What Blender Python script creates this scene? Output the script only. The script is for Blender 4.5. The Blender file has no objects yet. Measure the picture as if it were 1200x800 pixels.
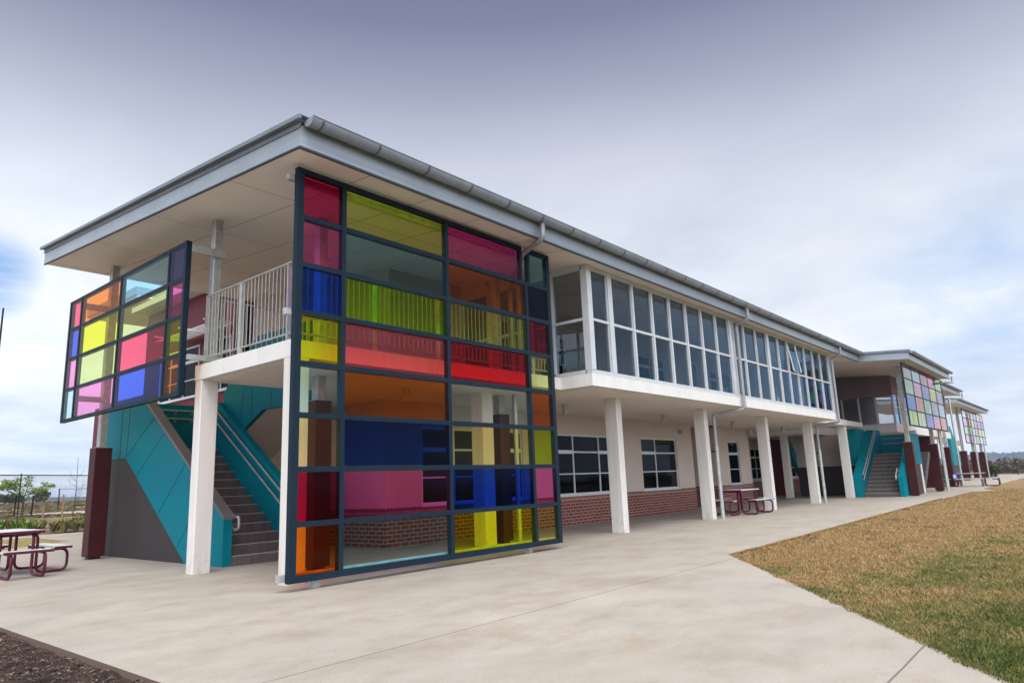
import bpy, math, random
from mathutils import Vector, Matrix
random.seed(7)
SC = bpy.context.scene
COL = SC.collection
R = math.radians

# ------------------------------------------------------------------ materials
def srgb(r, g, b):
    f = lambda c: (c/255/12.92) if c/255 <= .04045 else ((c/255+.055)/1.055)**2.4
    return (f(r), f(g), f(b), 1.0)

class NT:
    """tiny helper around a node tree"""
    def __init__(s, name):
        s.m = bpy.data.materials.new(name); s.m.use_nodes = True
        s.t = s.m.node_tree; s.t.nodes.clear()
        s.out = s.n('ShaderNodeOutputMaterial')
    def n(s, typ, **kw):
        nd = s.t.nodes.new(typ)
        for k, v in kw.items():
            if k in nd.inputs: nd.inputs[k].default_value = v
            else: setattr(nd, k, v)
        return nd
    def l(s, a, b): s.t.links.new(a, b)
    def coord(s): return s.n('ShaderNodeTexCoord').outputs['Object']
    def scaled(s, vec, sc):
        m = s.n('ShaderNodeMapping'); m.inputs['Scale'].default_value = sc
        s.l(vec, m.inputs['Vector']); return m.outputs['Vector']
    def noise(s, vec, scale, detail=4, rough=.55):
        nd = s.n('ShaderNodeTexNoise'); nd.inputs['Scale'].default_value = scale
        nd.inputs['Detail'].default_value = detail; nd.inputs['Roughness'].default_value = rough
        s.l(vec, nd.inputs['Vector']); return nd.outputs['Fac']
    def ramp(s, fac, stops):
        nd = s.n('ShaderNodeValToRGB'); cr = nd.color_ramp
        while len(cr.elements) < len(stops): cr.elements.new(.5)
        for e, (p, c) in zip(cr.elements, stops):
            e.position = p; e.color = c if len(c) == 4 else (*c, 1)
        s.l(fac, nd.inputs['Fac']); return nd.outputs['Color']
    def mix(s, fac, a, b, mode='MIX'):
        nd = s.n('ShaderNodeMix', data_type='RGBA', blend_type=mode)
        for i, v in ((0, fac), (6, a), (7, b)):
            if hasattr(v, 'is_output'): s.l(v, nd.inputs[i])
            else: nd.inputs[i].default_value = v
        return nd.outputs[2]
    def math(s, op, a, b=None):
        nd = s.n('ShaderNodeMath', operation=op)
        for i, v in enumerate((a, b)):
            if v is None: continue
            if hasattr(v, 'is_output'): s.l(v, nd.inputs[i])
            else: nd.inputs[i].default_value = v
        return nd.outputs[0]
    def bsdf(s, col, rough=.6, metal=0.0, bump=None, bstr=.2, bdist=.01, spec=.5):
        b = s.n('ShaderNodeBsdfPrincipled')
        for k, v in (('Base Color', col), ('Roughness', rough), ('Metallic', metal), ('Specular IOR Level', spec)):
            if hasattr(v, 'is_output'): s.l(v, b.inputs[k])
            else: b.inputs[k].default_value = v
        if bump is not None:
            bp = s.n('ShaderNodeBump'); bp.inputs['Strength'].default_value = bstr
            bp.inputs['Distance'].default_value = bdist
            s.l(bump, bp.inputs['Height']); s.l(bp.outputs[0], b.inputs['Normal'])
        s.l(b.outputs[0], s.out.inputs[0]); return b

def c4(c): return (c[0], c[1], c[2], 1.0)

def painted(name, col, rough=.5, metal=0.0, var=.12, scale=1.5, bump=.05, fine=60, spec=.3):
    t = NT(name); v = t.coord()
    n1 = t.noise(v, scale, 5, .6); n2 = t.noise(v, fine, 3)
    lo = tuple(x*(1-var) for x in col[:3]); hi = tuple(min(1, x*(1+var)) for x in col[:3])
    c = t.ramp(n1, [(.3, c4(lo)), (.7, c4(hi))])
    r = t.ramp(n1, [(.25, (rough*.8,)*3), (.75, (min(1, rough*1.2),)*3)])
    t.bsdf(c, r, metal, n2, bump, .002, spec)
    return t.m

def streaked(name, col, rough=.7, var=.14, bump=.15):
    """painted concrete with faint vertical runs and blotches"""
    t = NT(name); v = t.coord()
    s = t.noise(t.scaled(v, (9, 9, .5)), 1, 4); n = t.noise(v, 2.2, 5, .65); f = t.noise(v, 45, 4, .7)
    lo = tuple(x*(1-var*1.6) for x in col[:3])
    a = t.ramp(s, [(.32, c4(lo)), (.6, c4(col))])
    c = t.mix(t.ramp(n, [(.35, (.0,)*3), (.75, (.5,)*3)]), a, c4(tuple(x*(1-var) for x in col[:3])))
    # splash dirt and scuffs on the lowest 40 cm
    sep = t.n('ShaderNodeSeparateXYZ'); t.l(v, sep.inputs[0])
    k = t.math('MULTIPLY', t.ramp(sep.outputs[2], [(.0, (1,)*3), (.5, (0,)*3)]), t.ramp(t.noise(v, 7, 5, .7), [(.45, (0,)*3), (.68, (.4,)*3)]))
    c = t.mix(k, c, (.22, .17, .13, 1))
    t.bsdf(c, rough, 0, f, bump, .003)
    return t.m

M = {}
M['white'] = streaked('painted_concrete', (.70, .675, .635), .6, .08)
M['slab_white'] = streaked('slab_edge', (.74, .725, .69), .6, .06)
M['under'] = painted('painted_soffit_board', (.74, .69, .65), .7, 0, .05, .9, .05)
M['render'] = painted('wall_render', (.52, .44, .40), .85, 0, .06, 1.2, .35, 120)
M['dark_joint'] = painted('joint_shadow_gap', (.05, .045, .04), .8, 0, .05)
M['teal'] = painted('teal_cladding', (.0, .185, .235), .5, 0, .09, 1.3, .05, 60, .1)
M['teal_joint'] = painted('teal_cladding_joint', (.003, .05, .065), .7, 0, .05)
M['greyclad'] = painted('grey_cladding', (.046, .041, .041), .55, 0, .12, 1.1, .08, 60, .2)
M['coping'] = painted('grey_coping', (.16, .16, .15), .5, .2, .12)
M['stair'] = streaked('stair_concrete', (.105, .09, .087), .75, .2, .5)
M['nosing'] = painted('stair_nosing', (.33, .30, .28), .7, 0, .2, 8)
M['brown'] = painted('brown_plinth', (.052, .011, .012), .45, 0, .2, 2, .05, 60, .18)
M['galv'] = painted('galvanised_steel', (.42, .43, .425), .42, .3, .22, 9, .05)
M['fascia'] = None
M['gutter'] = painted('grey_gutter', (.24, .275, .32), .4, 0, .14, 3, .03)
M['gstrap'] = painted('gutter_strap', (.13, .135, .145), .45, .3, .1)
M['roof'] = painted('slate_roof_steel', (.165, .19, .215), .4, 0, .15, 1.2)
M['lip'] = painted('fascia_lip', (.05, .055, .06), .5, .2, .1)
M['navy'] = painted('navy_screen_frame', (.010, .022, .036), .5, 0, .14, 2, .03, 60, .1)
M['alu'] = painted('white_aluminium', (.58, .60, .62), .4, .2, .06, 3, .02)
M['balu'] = painted('galvanised_balustrade', (.38, .37, .355), .42, .25, .15, 6, .03)
M['pipe'] = painted('grey_downpipe', (.30, .31, .325), .4, .2, .1, 3, .02)
M['pipe_galv'] = painted('galvanised_pipe', (.42, .44, .43), .45, .5, .2, 7, .03)
M['maroon'] = painted('maroon_wall', (.12, .014, .022), .55, 0, .1, 1.5, .1)
M['tube'] = painted('maroon_tube', (.085, .009, .028), .32, 0, .15, 6, .02)
M['plank'] = painted('aluminium_plank', (.62, .62, .60), .4, .35, .12, 5, .03)
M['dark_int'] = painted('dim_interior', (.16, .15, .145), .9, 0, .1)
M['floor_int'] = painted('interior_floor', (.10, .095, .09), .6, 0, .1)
M['black'] = painted('black_steel', (.012, .012, .013), .5, .2, .1)
M['timber'] = painted('weathered_stake', (.28, .19, .12), .85, 0, .25, 12, .3)
M['door'] = painted('grey_door', (.20, .19, .18), .5, 0, .06)
M['poster'] = painted('green_notice', (.18, .20, .01), .7, 0, .1)
M['bag_blue'] = painted('blue_nylon', (.03, .05, .35), .6, 0, .2, 10)
M['bag_white'] = painted('white_nylon', (.6, .62, .68), .6, 0, .1, 10)

def mk_fascia():
    t = NT('fascia_steel'); v = t.coord()
    s = t.noise(t.scaled(v, (.4, .4, 26)), 1, 3); n = t.noise(v, 1.3, 4)
    c = t.ramp(t.math('ADD', t.math('MULTIPLY', s, .5), t.math('MULTIPLY', n, .5)),
               [(.35, (.27, .31, .36, 1)), (.65, (.36, .405, .45, 1))])
    t.bsdf(c, .36, .25, s, .08, .002); return t.m
M['fascia'] = mk_fascia()

def mk_soffit():
    # 1.2 x 2.7 m boards; the dark shadow gaps between boards are part of the surface
    t = NT('soffit_boards'); v = t.coord()
    sep = t.n('ShaderNodeSeparateXYZ'); t.l(v, sep.inputs[0])
    def gap(o, start, step):
        f = t.math('FRACT', t.math('DIVIDE', t.math('SUBTRACT', o, start-step*200), step))
        d = t.math('ABSOLUTE', t.math('SUBTRACT', f, .5))
        return t.math('GREATER_THAN', d, .5-.006/step)
    g = t.math('MAXIMUM', gap(sep.outputs[0], 5.437, 1.2075), gap(sep.outputs[1], 11.56, 2.69))
    n = t.noise(v, .8, 4)
    base = t.ramp(n, [(.3, (.76, .705, .665, 1)), (.7, (.82, .765, .725, 1))])
    c = t.mix(g, base, (.10, .085, .075, 1))
    t.bsdf(c, .75, 0, t.math('SUBTRACT', 1.0, g), .3, .004); return t.m
M['soffit'] = mk_soffit()

def mk_brick(name, scale_col, soldier=False):
    t = NT(name); v = t.coord()
    sep = t.n('ShaderNodeSeparateXYZ'); t.l(v, sep.inputs[0])
    cmb = t.n('ShaderNodeCombineXYZ')
    xy = t.math('ADD', sep.outputs[0], sep.outputs[1])
    if soldier: t.l(sep.outputs[2], cmb.inputs[0]); t.l(xy, cmb.inputs[1])
    else: t.l(xy, cmb.inputs[0]); t.l(sep.outputs[2], cmb.inputs[1])
    b = t.n('ShaderNodeTexBrick')
    b.inputs['Scale'].default_value = 1; b.inputs['Mortar Size'].default_value = .007
    b.inputs['Mortar Smooth'].default_value = .15; b.inputs['Bias'].default_value = 0
    b.inputs['Brick Width'].default_value = .24; b.inputs['Row Height'].default_value = .086
    if soldier: b.offset = 0
    k = scale_col
    b.inputs['Color1'].default_value = (.24*k, .050*k, .034*k, 1)
    b.inputs['Color2'].default_value = (.14*k, .033*k, .025*k, 1)
    b.inputs['Mortar'].default_value = (.46, .39, .33, 1)
    t.l(cmb.outputs[0], b.inputs['Vector'])
    n = t.noise(v, 14, 5, .7)
    c = t.mix(.35, b.outputs['Color'], t.ramp(n, [(.3, (.4,)*3), (.7, (1.0,)*3)]), 'MULTIPLY')
    h = t.math('ADD', t.math('MULTIPLY', b.outputs['Fac'], -1.0), t.math('MULTIPLY', n, .35))
    t.bsdf(c, .85, 0, h, .5, .006); return t.m
M['brick'] = mk_brick('red_brick', 1.0)
M['soldier'] = mk_brick('soldier_brick', .9, True)

def mk_concrete():
    t = NT('broom_concrete'); v = t.coord()
    big = t.noise(v, .35, 5, .6); mid = t.noise(t.scaled(v, (1, 1.35, 1)), 1.1, 9, .68); fine = t.noise(v, 55, 6, .75)
    stain = t.noise(t.scaled(v, (.8, 1.2, 1)), .9, 9, .74)
    spots = t.noise(v, 9, 5, .75)
    a = t.ramp(mid, [(.3, (.275, .235, .19, 1)), (.5, (.335, .295, .245, 1)), (.74, (.38, .342, .292, 1))])
    c = t.mix(t.ramp(stain, [(.52, (0,)*3), (.66, (.65,)*3)]), a, (.275, .20, .135, 1))
    c = t.mix(t.ramp(big, [(.35, (.30,)*3), (.65, (0,)*3)]), c, (.215, .185, .155, 1))
    c = t.mix(t.ramp(spots, [(.66, (0,)*3), (.8, (.45,)*3)]), c, (.2, .18, .16, 1))
    c = t.mix(.30, c, t.ramp(fine, [(.3, (.45,)*3), (.7, (1.45,)*3)]), 'MULTIPLY')
    sep = t.n('ShaderNodeSeparateXYZ'); t.l(v, sep.inputs[0])
    def cut(o, vals, wob):
        r = None
        for q in vals:
            d = t.math('LESS_THAN', t.math('ABSOLUTE', t.math('SUBTRACT', t.math('ADD', o, wob), q)), .007)
            r = d if r is None else t.math('MAXIMUM', r, d)
        return r
    w = t.math('MULTIPLY', t.math('SUBTRACT', t.noise(v, 3, 3), .5), .012)
    g = cut(sep.outputs[1], (1.21, 4.55, -2.1, 18.6), w)
    g2 = t.math('MULTIPLY', cut(sep.outputs[0], (16.4, 22.2, 28.0, 33.8, 40.0), w), t.math('GREATER_THAN', sep.outputs[1], 4.7))
    g = t.math('MAXIMUM', g, g2)
    c = t.mix(t.math('MULTIPLY', g, .75), c, (.06, .05, .042, 1))
    # cast edges of the slab are stained by the soil beside them
    gn = t.n('ShaderNodeNewGeometry'); sp3 = t.n('ShaderNodeSeparateXYZ'); t.l(gn.outputs['Normal'], sp3.inputs[0])
    c = t.mix(t.math('LESS_THAN', sp3.outputs[2], .5), c, (.15, .098, .075, 1))
    # scattered scuffs, drips and dark specks left by feet
    sc2 = t.noise(t.scaled(v, (2.5, 5, 1)), 4.5, 3, .5)
    c = t.mix(t.ramp(sc2, [(.66, (0,)*3), (.73, (.5,)*3)]), c, (.19, .16, .13, 1))
    vo = t.n('ShaderNodeTexVoronoi'); vo.inputs['Scale'].default_value = 1.7; t.l(v, vo.inputs['Vector'])
    c = t.mix(t.ramp(vo.outputs['Distance'], [(.018, (.7,)*3), (.03, (0,)*3)]), c, (.10, .085, .07, 1))
    h = t.math('ADD', t.math('MULTIPLY', fine, .5), t.math('MULTIPLY', g, -2.0))
    t.bsdf(c, t.ramp(mid, [(.3, (.65,)*3), (.7, (.85,)*3)]), 0, h, .25, .004); return t.m
M['concrete'] = mk_concrete()

def mk_ground(name, stops, scale, fine=40, bump=.6, bdist=.03):
    t = NT(name); v = t.coord()
    a = t.noise(v, scale, 6, .65); f = t.noise(v, fine, 5, .7); b = t.noise(v, scale*.13, 3)
    k = t.math('ADD', t.math('MULTIPLY', a, .55), t.math('ADD', t.math('MULTIPLY', f, .25), t.math('MULTIPLY', b, .2)))
    t.bsdf(t.ramp(k, stops), .95, 0, f, bump, bdist, .2); return t.m
M['mulch'] = mk_ground('dark_mulch', [(.35, (.018, .011, .009)), (.5, (.05, .03, .024)), (.64, (.12, .08, .06))], 5, 60, .9, .03)
M['field'] = mk_ground('dry_field', [(.36, (.07, .06, .03)), (.48, (.17, .115, .06)), (.62, (.27, .20, .115))], .35, 5, .4, .1)
M['dirt'] = mk_ground('pale_dirt_track', [(.35, (.30, .25, .20)), (.6, (.42, .37, .31))], .5, 8, .3, .05)
M['bed'] = mk_ground('garden_bed', [(.35, (.06, .04, .03)), (.5, (.17, .12, .08)), (.65, (.28, .22, .15))], 4, 30, .8, .04)

def grass_color(t, v):
    """dry tan lawn; greener towards the south edge of the lawn nearest the path corner"""
    sep = t.n('ShaderNodeSeparateXYZ'); t.l(v, sep.inputs[0])
    a = t.noise(v, .9, 5, .65); b = t.noise(v, 5, 4, .7)
    k = t.math('ADD', t.math('MULTIPLY', a, .62), t.math('MULTIPLY', b, .38))
    k = t.math('ADD', t.math('MULTIPLY', t.math('SUBTRACT', k, .5), 1.5), .49)
    # green towards low x + low y
    g = t.math('ADD', t.math('MULTIPLY', sep.outputs[1], -.15), t.math('MULTIPLY', sep.outputs[0], -.04))
    g = t.math('ADD', g, 1.03)
    kk = t.math('ADD', k, t.math('MULTIPLY', t.math('MINIMUM', t.math('MAXIMUM', g, 0.0), 1.0), .42))
    return kk
def mk_lawn(name, blades):
    t = NT(name); v = t.coord(); kk = grass_color(t, v)
    col = t.ramp(kk, [(.34, (.19, .125, .062)), (.45, (.345, .23, .108)), (.57, (.315, .215, .10)), (.70, (.185, .165, .06)), (.9, (.07, .10, .022))])
    if blades:
        g = t.n('ShaderNodeNewGeometry')
        rnd = t.ramp(g.outputs['Random Per Island'], [(0, (.45, .42, .36)), (.5, (.9, .9, .85)), (1, (1.55, 1.4, 1.2))])
        col = t.mix(1.0, col, rnd, 'MULTIPLY')
        t.bsdf(col, .8, 0, spec=.2)
    else:
        f = t.noise(v, 70, 5, .75)
        col = t.mix(.75, col, t.ramp(f, [(.3, (.25,)*3), (.7, (1.15,)*3)]), 'MULTIPLY')
        t.bsdf(col, .95, 0, f, .9, .03, .15)
    return t.m
M['lawn'] = mk_lawn('dry_lawn_soil', False)
M['blade'] = mk_lawn('dry_lawn_blades', True)

def mk_leaf(name, cols, rough=.6):
    t = NT(name); g = t.n('ShaderNodeNewGeometry')
    st = [(i/(len(cols)-1), c) for i, c in enumerate(cols)]
    c = t.ramp(g.outputs['Random Per Island'], st)
    b = t.bsdf(c, rough, 0, spec=.3)
    return t.m
M['leaf'] = mk_leaf('young_leaves', [(.09, .19, .02), (.20, .32, .04), (.32, .42, .07)])
M['strap'] = mk_leaf('strap_leaves', [(.06, .13, .015), (.14, .24, .03), (.26, .31, .05)])
M['strap_dry'] = mk_leaf('dry_strap_leaves', [(.18, .13, .05), (.27, .21, .08), (.14, .17, .05)])
M['bush'] = mk_leaf('olive_leaves', [(.02, .035, .012), (.04, .06, .02), (.065, .085, .03)])
M['woods'] = mk_leaf('wood_leaves', [(.045, .042, .035), (.075, .065, .05), (.11, .09, .07)])
M['hillwood'] = mk_leaf('hill_forest', [(.03, .045, .035), (.05, .065, .045), (.07, .08, .055)])
M['bark'] = painted('bark', (.10, .08, .065), .9, 0, .3, 14, .4)

GLASS = {}
def pane_mat(name, T, ior=1.42, gl=(1, 1, 1), rough=.015):
    """coloured glass: what passes is tinted (both faces together give T), plus the mirror part"""
    if name in GLASS: return GLASS[name]
    t = NT(name)
    tr = t.n('ShaderNodeBsdfTransparent'); tr.inputs[0].default_value = tuple(math.sqrt(max(x, 0.0)) for x in T) + (1,)
    g = t.n('ShaderNodeBsdfGlossy'); g.inputs['Roughness'].default_value = rough; g.inputs[0].default_value = c4(gl)
    f = t.n('ShaderNodeFresnel'); ge = t.n('ShaderNodeNewGeometry'); bf = ge.outputs['Backfacing']
    t.l(t.math('ADD', ior, t.math('MULTIPLY', bf, 1/ior-ior)), f.inputs[0])
    nz = t.noise(t.coord(), .7, 2); bp = t.n('ShaderNodeBump'); bp.inputs['Strength'].default_value = .04
    bp.inputs['Distance'].default_value = .02; t.l(nz, bp.inputs['Height']); t.l(bp.outputs[0], g.inputs['Normal'])
    mx = t.n('ShaderNodeMixShader'); t.l(f.outputs[0], mx.inputs[0]); t.l(tr.outputs[0], mx.inputs[1]); t.l(g.outputs[0], mx.inputs[2])
    t.l(mx.outputs[0], t.out.inputs[0]); GLASS[name] = t.m; return t.m
TINT = {
 'crimson': (.78, .035, .19), 'deep crimson': (.48, .008, .065), 'magenta': (1.0, .19, .58), 'coral': (1.0, .23, .36),
 'red': (.85, .014, .04), 'olive': (.84, .95, .22), 'lime': (.50, .93, .01), 'khaki': (.76, .90, .22),
 'teal': (.36, .78, .85), 'slate blue': (.35, .68, .79), 'aqua': (.66, .93, .96), 'pale aqua': (.78, .97, .98),
 'orange': (1.0, .32, .015), 'burnt orange': (1.0, .25, .015), 'navy': (.006, .028, .34), 'dark blue': (.008, .065, .46),
 'cobalt': (.008, .12, 1.0), 'blue': (.008, .06, .66), 'yellow': (.90, .96, .015), 'pale yellow': (.95, .91, .36),
 'amber': (.96, .82, .44), 'chartreuse': (.64, .86, .01), 'pale lime': (.76, .86, .36), 'violet blue': (.13, .13, .62),
 'sky blue': (.45, .80, .94), 'salmon': (1.0, .30, .05), 'pink': (1.0, .36, .66), 'rose': (1.0, .12, .21),
 'lemon': (.92, .92, .03), 'periwinkle': (.07, .14, .80), 'mauve': (.55, .40, .62), 'green': (.40, .82, .36)}
def tint(n, ior=1.26):
    k = 1.0
    return pane_mat('glass_'+n.replace(' ', '_')+('' if ior > 1.2 else '_clear'), tuple(min(1.0, x*k) for x in TINT[n]), ior)
M['glass_gallery'] = pane_mat('tinted_gallery_glass', (.52, .55, .57), 1.25, (.36, .66, 1.0))
M['glass_return'] = pane_mat('reflective_return_glass', (.46, .49, .51), 1.75, (.8, .92, 1.0))
M['glass_dark'] = pane_mat('dark_window_glass', (.10, .11, .13), 1.17, (.75, .82, .95))

def mk_mesh_fence(cell=.055, wire=.0042):
    t = NT('chain_link_wire'); v = t.coord()
    sep = t.n('ShaderNodeSeparateXYZ'); t.l(v, sep.inputs[0])
    h = sep.outputs[0]; z = sep.outputs[2]
    def fam(s):
        u = t.math('ADD', h, z) if s > 0 else t.math('SUBTRACT', h, z)
        f = t.math('ABSOLUTE', t.math('SUBTRACT', t.math('FRACT', t.math('DIVIDE', t.math('ADD', u, 500.0), cell*1.414)), .5))
        return t.math('LESS_THAN', f, wire/cell/1.414)
    k = t.math('MAXIMUM', fam(1), fam(-1))
    b = t.n('ShaderNodeBsdfPrincipled'); b.inputs['Base Color'].default_value = (.02, .02, .022, 1); b.inputs['Roughness'].default_value = .5
    tr = t.n('ShaderNodeBsdfTransparent'); mx = t.n('ShaderNodeMixShader')
    t.l(k, mx.inputs[0]); t.l(tr.outputs[0], mx.inputs[1]); t.l(b.outputs[0], mx.inputs[2]); t.l(mx.outputs[0], t.out.inputs[0])
    return t.m
M['chain'] = mk_mesh_fence()

# ------------------------------------------------------------------ mesh builder
class MB:
    def __init__(s): s.v = []; s.f = []; s.mi = []; s.sm = []
    def add(s, vs, fs, mi=0, smooth=False):
        o = len(s.v); s.v += [tuple(p) for p in vs]
        for f in fs: s.f.append(tuple(i+o for i in f)); s.mi.append(mi); s.sm.append(smooth)
        return s
    def box(s, x0, x1, y0, y1, z0, z1, mi=0):
        x0, x1 = min(x0, x1), max(x0, x1); y0, y1 = min(y0, y1), max(y0, y1); z0, z1 = min(z0, z1), max(z0, z1)
        return s.add([(x0,y0,z0),(x1,y0,z0),(x1,y1,z0),(x0,y1,z0),(x0,y0,z1),(x1,y0,z1),(x1,y1,z1),(x0,y1,z1)],
                     [(0,3,2,1),(4,5,6,7),(0,1,5,4),(1,2,6,5),(2,3,7,6),(3,0,4,7)], mi)
    def bbox(s, x0, x1, y0, y1, z0, z1, b=.01, mi=0):
        """box with chamfered vertical edges"""
        p = [(x0+b,y0),(x1-b,y0),(x1,y0+b),(x1,y1-b),(x1-b,y1),(x0+b,y1),(x0,y1-b),(x0,y0+b)]
        return s.prism([(a, c) for a, c in p], 'z', z0, z1, mi)
    def prism(s, poly, axis, a, b, mi=0):
        """poly in the two other axes (x,y for z; y,z for x; x,z for y), extruded from a to b"""
        n = len(poly)
        def P(u, w, t): return (u, w, t) if axis == 'z' else ((t, u, w) if axis == 'x' else (u, t, w))
        vs = [P(u, w, a) for u, w in poly] + [P(u, w, b) for u, w in poly]
        ar = sum(poly[i][0]*poly[(i+1) % n][1]-poly[(i+1) % n][0]*poly[i][1] for i in range(n))
        flip = (ar < 0) ^ (axis == 'y') ^ (b < a)
        fs = [tuple(range(n-1, -1, -1)), tuple(range(n, 2*n))] + [(i, (i+1) % n, n+(i+1) % n, n+i) for i in range(n)]
        if flip: fs = [tuple(reversed(f)) for f in fs]
        return s.add(vs, fs, mi)
    def tube(s, pts, r, seg=8, mi=0, cap=True, smooth=True, r1=None):
        pts = [Vector(p) for p in pts]; n = len(pts); rings = []
        d0 = (pts[1]-pts[0]).normalized()
        up = Vector((0, 0, 1)) if abs(d0.z) < .9 else Vector((1, 0, 0))
        nrm = (up - d0*up.dot(d0)).normalized()
        vs = []
        for i, p in enumerate(pts):
            d = ((pts[i]-pts[i-1]).normalized() if i else d0) + ((pts[i+1]-pts[i]).normalized() if i < n-1 else (pts[i]-pts[i-1]).normalized())
            d.normalize(); nrm = (nrm - d*nrm.dot(d)).normalized(); bn = d.cross(nrm)
            rr = r if r1 is None else r+(r1-r)*i/(n-1)
            k = 1.0
            if 0 < i < n-1:
                c = max(.5, d.dot((pts[i+1]-pts[i]).normalized())); k = 1/c
            for j in range(seg):
                a = 2*math.pi*j/seg
                vs.append(p + (nrm*math.cos(a)+bn*math.sin(a))*rr*(1 if k < 1.02 else k**.5))
        fs = [(i*seg+j, i*seg+(j+1) % seg, (i+1)*seg+(j+1) % seg, (i+1)*seg+j) for i in range(n-1) for j in range(seg)]
        s.add(vs, fs, mi, smooth)
        if cap: s.add(vs[:seg], [tuple(range(seg-1, -1, -1))], mi); s.add(vs[-seg:], [tuple(range(seg))], mi)
        return s
    def build(s, name, mats, parent=None, loc=None):
        me = bpy.data.meshes.new(name)
        off = Vector((0, 0, 0))
        if parent is not None: off = WORLD[parent.name]
        elif loc is not None: off = Vector(loc)
        me.from_pydata([tuple(Vector(p)-off) for p in s.v] if off.length else s.v, [], s.f)
        for m in (mats if isinstance(mats, (list, tuple)) else [mats]): me.materials.append(m)
        me.polygons.foreach_set('material_index', s.mi); me.polygons.foreach_set('use_smooth', s.sm)
        me.update()
        o = bpy.data.objects.new(name, me); COL.objects.link(o)
        if parent is not None: o.parent = parent; WORLD[o.name] = off
        else: o.location = off; WORLD[o.name] = off
        return o
WORLD = {}
def tag(o, label=None, cat=None, group=None, kind=None):
    if label: o['label'] = label
    if cat: o['category'] = cat
    if group: o['group'] = group
    if kind: o['kind'] = kind
    return o
def empty(name, loc, label, cat, group=None):
    o = bpy.data.objects.new(name, None); COL.objects.link(o); o.location = loc; o.empty_display_size = .2
    WORLD[o.name] = Vector(loc); tag(o, label, cat, group); return o
def kids(o): return [c for c in bpy.data.objects if c.parent == o]
def copy_thing(o, loc, rz=0, label=None, scale=None):
    def rec(src, par):
        c = src.copy(); COL.objects.link(c)
        if par is not None: c.parent = par
        for k in kids_of.get(src.name, []): rec(k, c)
        return c
    kids_of = {}
    for q in bpy.data.objects:
        if q.parent is not None: kids_of.setdefault(q.parent.name, []).append(q)
    c = rec(o, None); c.location = loc; c.rotation_euler = (0, 0, rz)
    if scale: c.scale = scale
    if label: c['label'] = label
    return c
def wall_open(mb, axis, f0, f1, a0, a1, z0, z1, ops, mi=0):
    """wall with rectangular openings; axis 'x' runs along x between y=f0..f1"""
    xs = sorted({a0, a1, *[o[0] for o in ops], *[o[1] for o in ops]})
    for i in range(len(xs)-1):
        a, b = xs[i], xs[i+1]; m = (a+b)/2
        cuts = sorted([(o[2], o[3]) for o in ops if o[0] < m < o[1]])
        z = z0
        for c0, c1 in cuts+[(z1, None)]:
            if c0 > z+1e-4:
                if axis == 'x': mb.box(a, b, f0, f1, z, c0, mi)
                else: mb.box(f0, f1, a, b, z, c0, mi)
            z = c1
def arc(p, q, r, n=5, k=None): pass
def fillet(pts, r, n=5):
    """round the inner corners of a polyline"""
    pts = [Vector(p) for p in pts]; out = [pts[0]]
    for i in range(1, len(pts)-1):
        a, b, c = pts[i-1], pts[i], pts[i+1]
        u = (a-b); w = (c-b); rr = min(r, u.length*.49, w.length*.49)
        p0 = b+u.normalized()*rr; p1 = b+w.normalized()*rr
        for k in range(n+1):
            t = k/n; out.append(p0*(1-t)**2+b*2*t*(1-t)+p1*t**2)
    out.append(pts[-1]); return out

# ------------------------------------------------------------------ camera
SLOPE = .079
def zs(y): return 5.737+SLOPE*(y-7.53)          # soffit plane
yaw, pitch, roll, F = 6.97616327e-01, 1.99874367e-01, -3.91737490e-02, 812.085
cyw, syw, cp, sp = math.cos(yaw), math.sin(yaw), math.cos(pitch), math.sin(pitch)
fwd = Vector((cyw*cp, syw*cp, sp)); rt = Vector((syw, -cyw, 0)); up = rt.cross(fwd)
cr, sr = math.cos(roll), math.sin(roll)
rt, up = rt*cr+up*sr, up*cr-rt*sr
cd = bpy.data.cameras.new('camera'); cam = bpy.data.objects.new('camera', cd); COL.objects.link(cam)
cam.matrix_world = Matrix(((rt.x, up.x, -fwd.x, 0), (rt.y, up.y, -fwd.y, 0), (rt.z, up.z, -fwd.z, 1.25), (0, 0, 0, 1)))
cd.sensor_fit = 'HORIZONTAL'; cd.sensor_width = 36; cd.lens = F/1200*36; cd.clip_start = .05; cd.clip_end = 9000
SC.camera = cam

# ------------------------------------------------------------------ setting: ground, paths, lawn, hills
def sst(a, b, x):
    t = max(0, min(1, (x-a)/(b-a))); return t*t*(3-2*t)
def tz(x, y):
    z = -.10
    z += .10*sst(29, 31, y) + .30*sst(31, 42, y) + .16*sst(42, 60, y) + .35*sst(60, 120, y)
    if y > 30: z += .05*math.sin(x*.7+y*.4)*sst(32, 40, y)
    return z
def grid_sheet(name, xs, ys, zf, mat, kind='structure'):
    vs = [(x, y, zf(x, y)) for y in ys for x in xs]; n = len(xs)
    fs = [(j*n+i, j*n+i+1, (j+1)*n+i+1, (j+1)*n+i) for j in range(len(ys)-1) for i in range(n-1)]
    mb = MB(); mb.add(vs, fs, 0, True); return tag(mb.build(name, mat), kind=kind)
def rng(a, b, st): return [a+st*i for i in range(int(round((b-a)/st))+1)]
xs = [-3000, -1500, -800, -400, -200, -100, -50] + rng(-30, 60, 2.5) + [70, 85, 100, 130, 170, 250, 400, 700, 1100, 1800, 3500]
ys = [-3000, -1500, -600, -200, -80, -30, -10, 0, 8, 16, 22, 26, 28] + rng(29, 62, 1.0) + [66, 72, 80, 90, 105, 120, 160, 240, 400, 700, 1100, 1800, 3500]
grid_sheet('ground', xs, ys, tz, M['field'])
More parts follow.
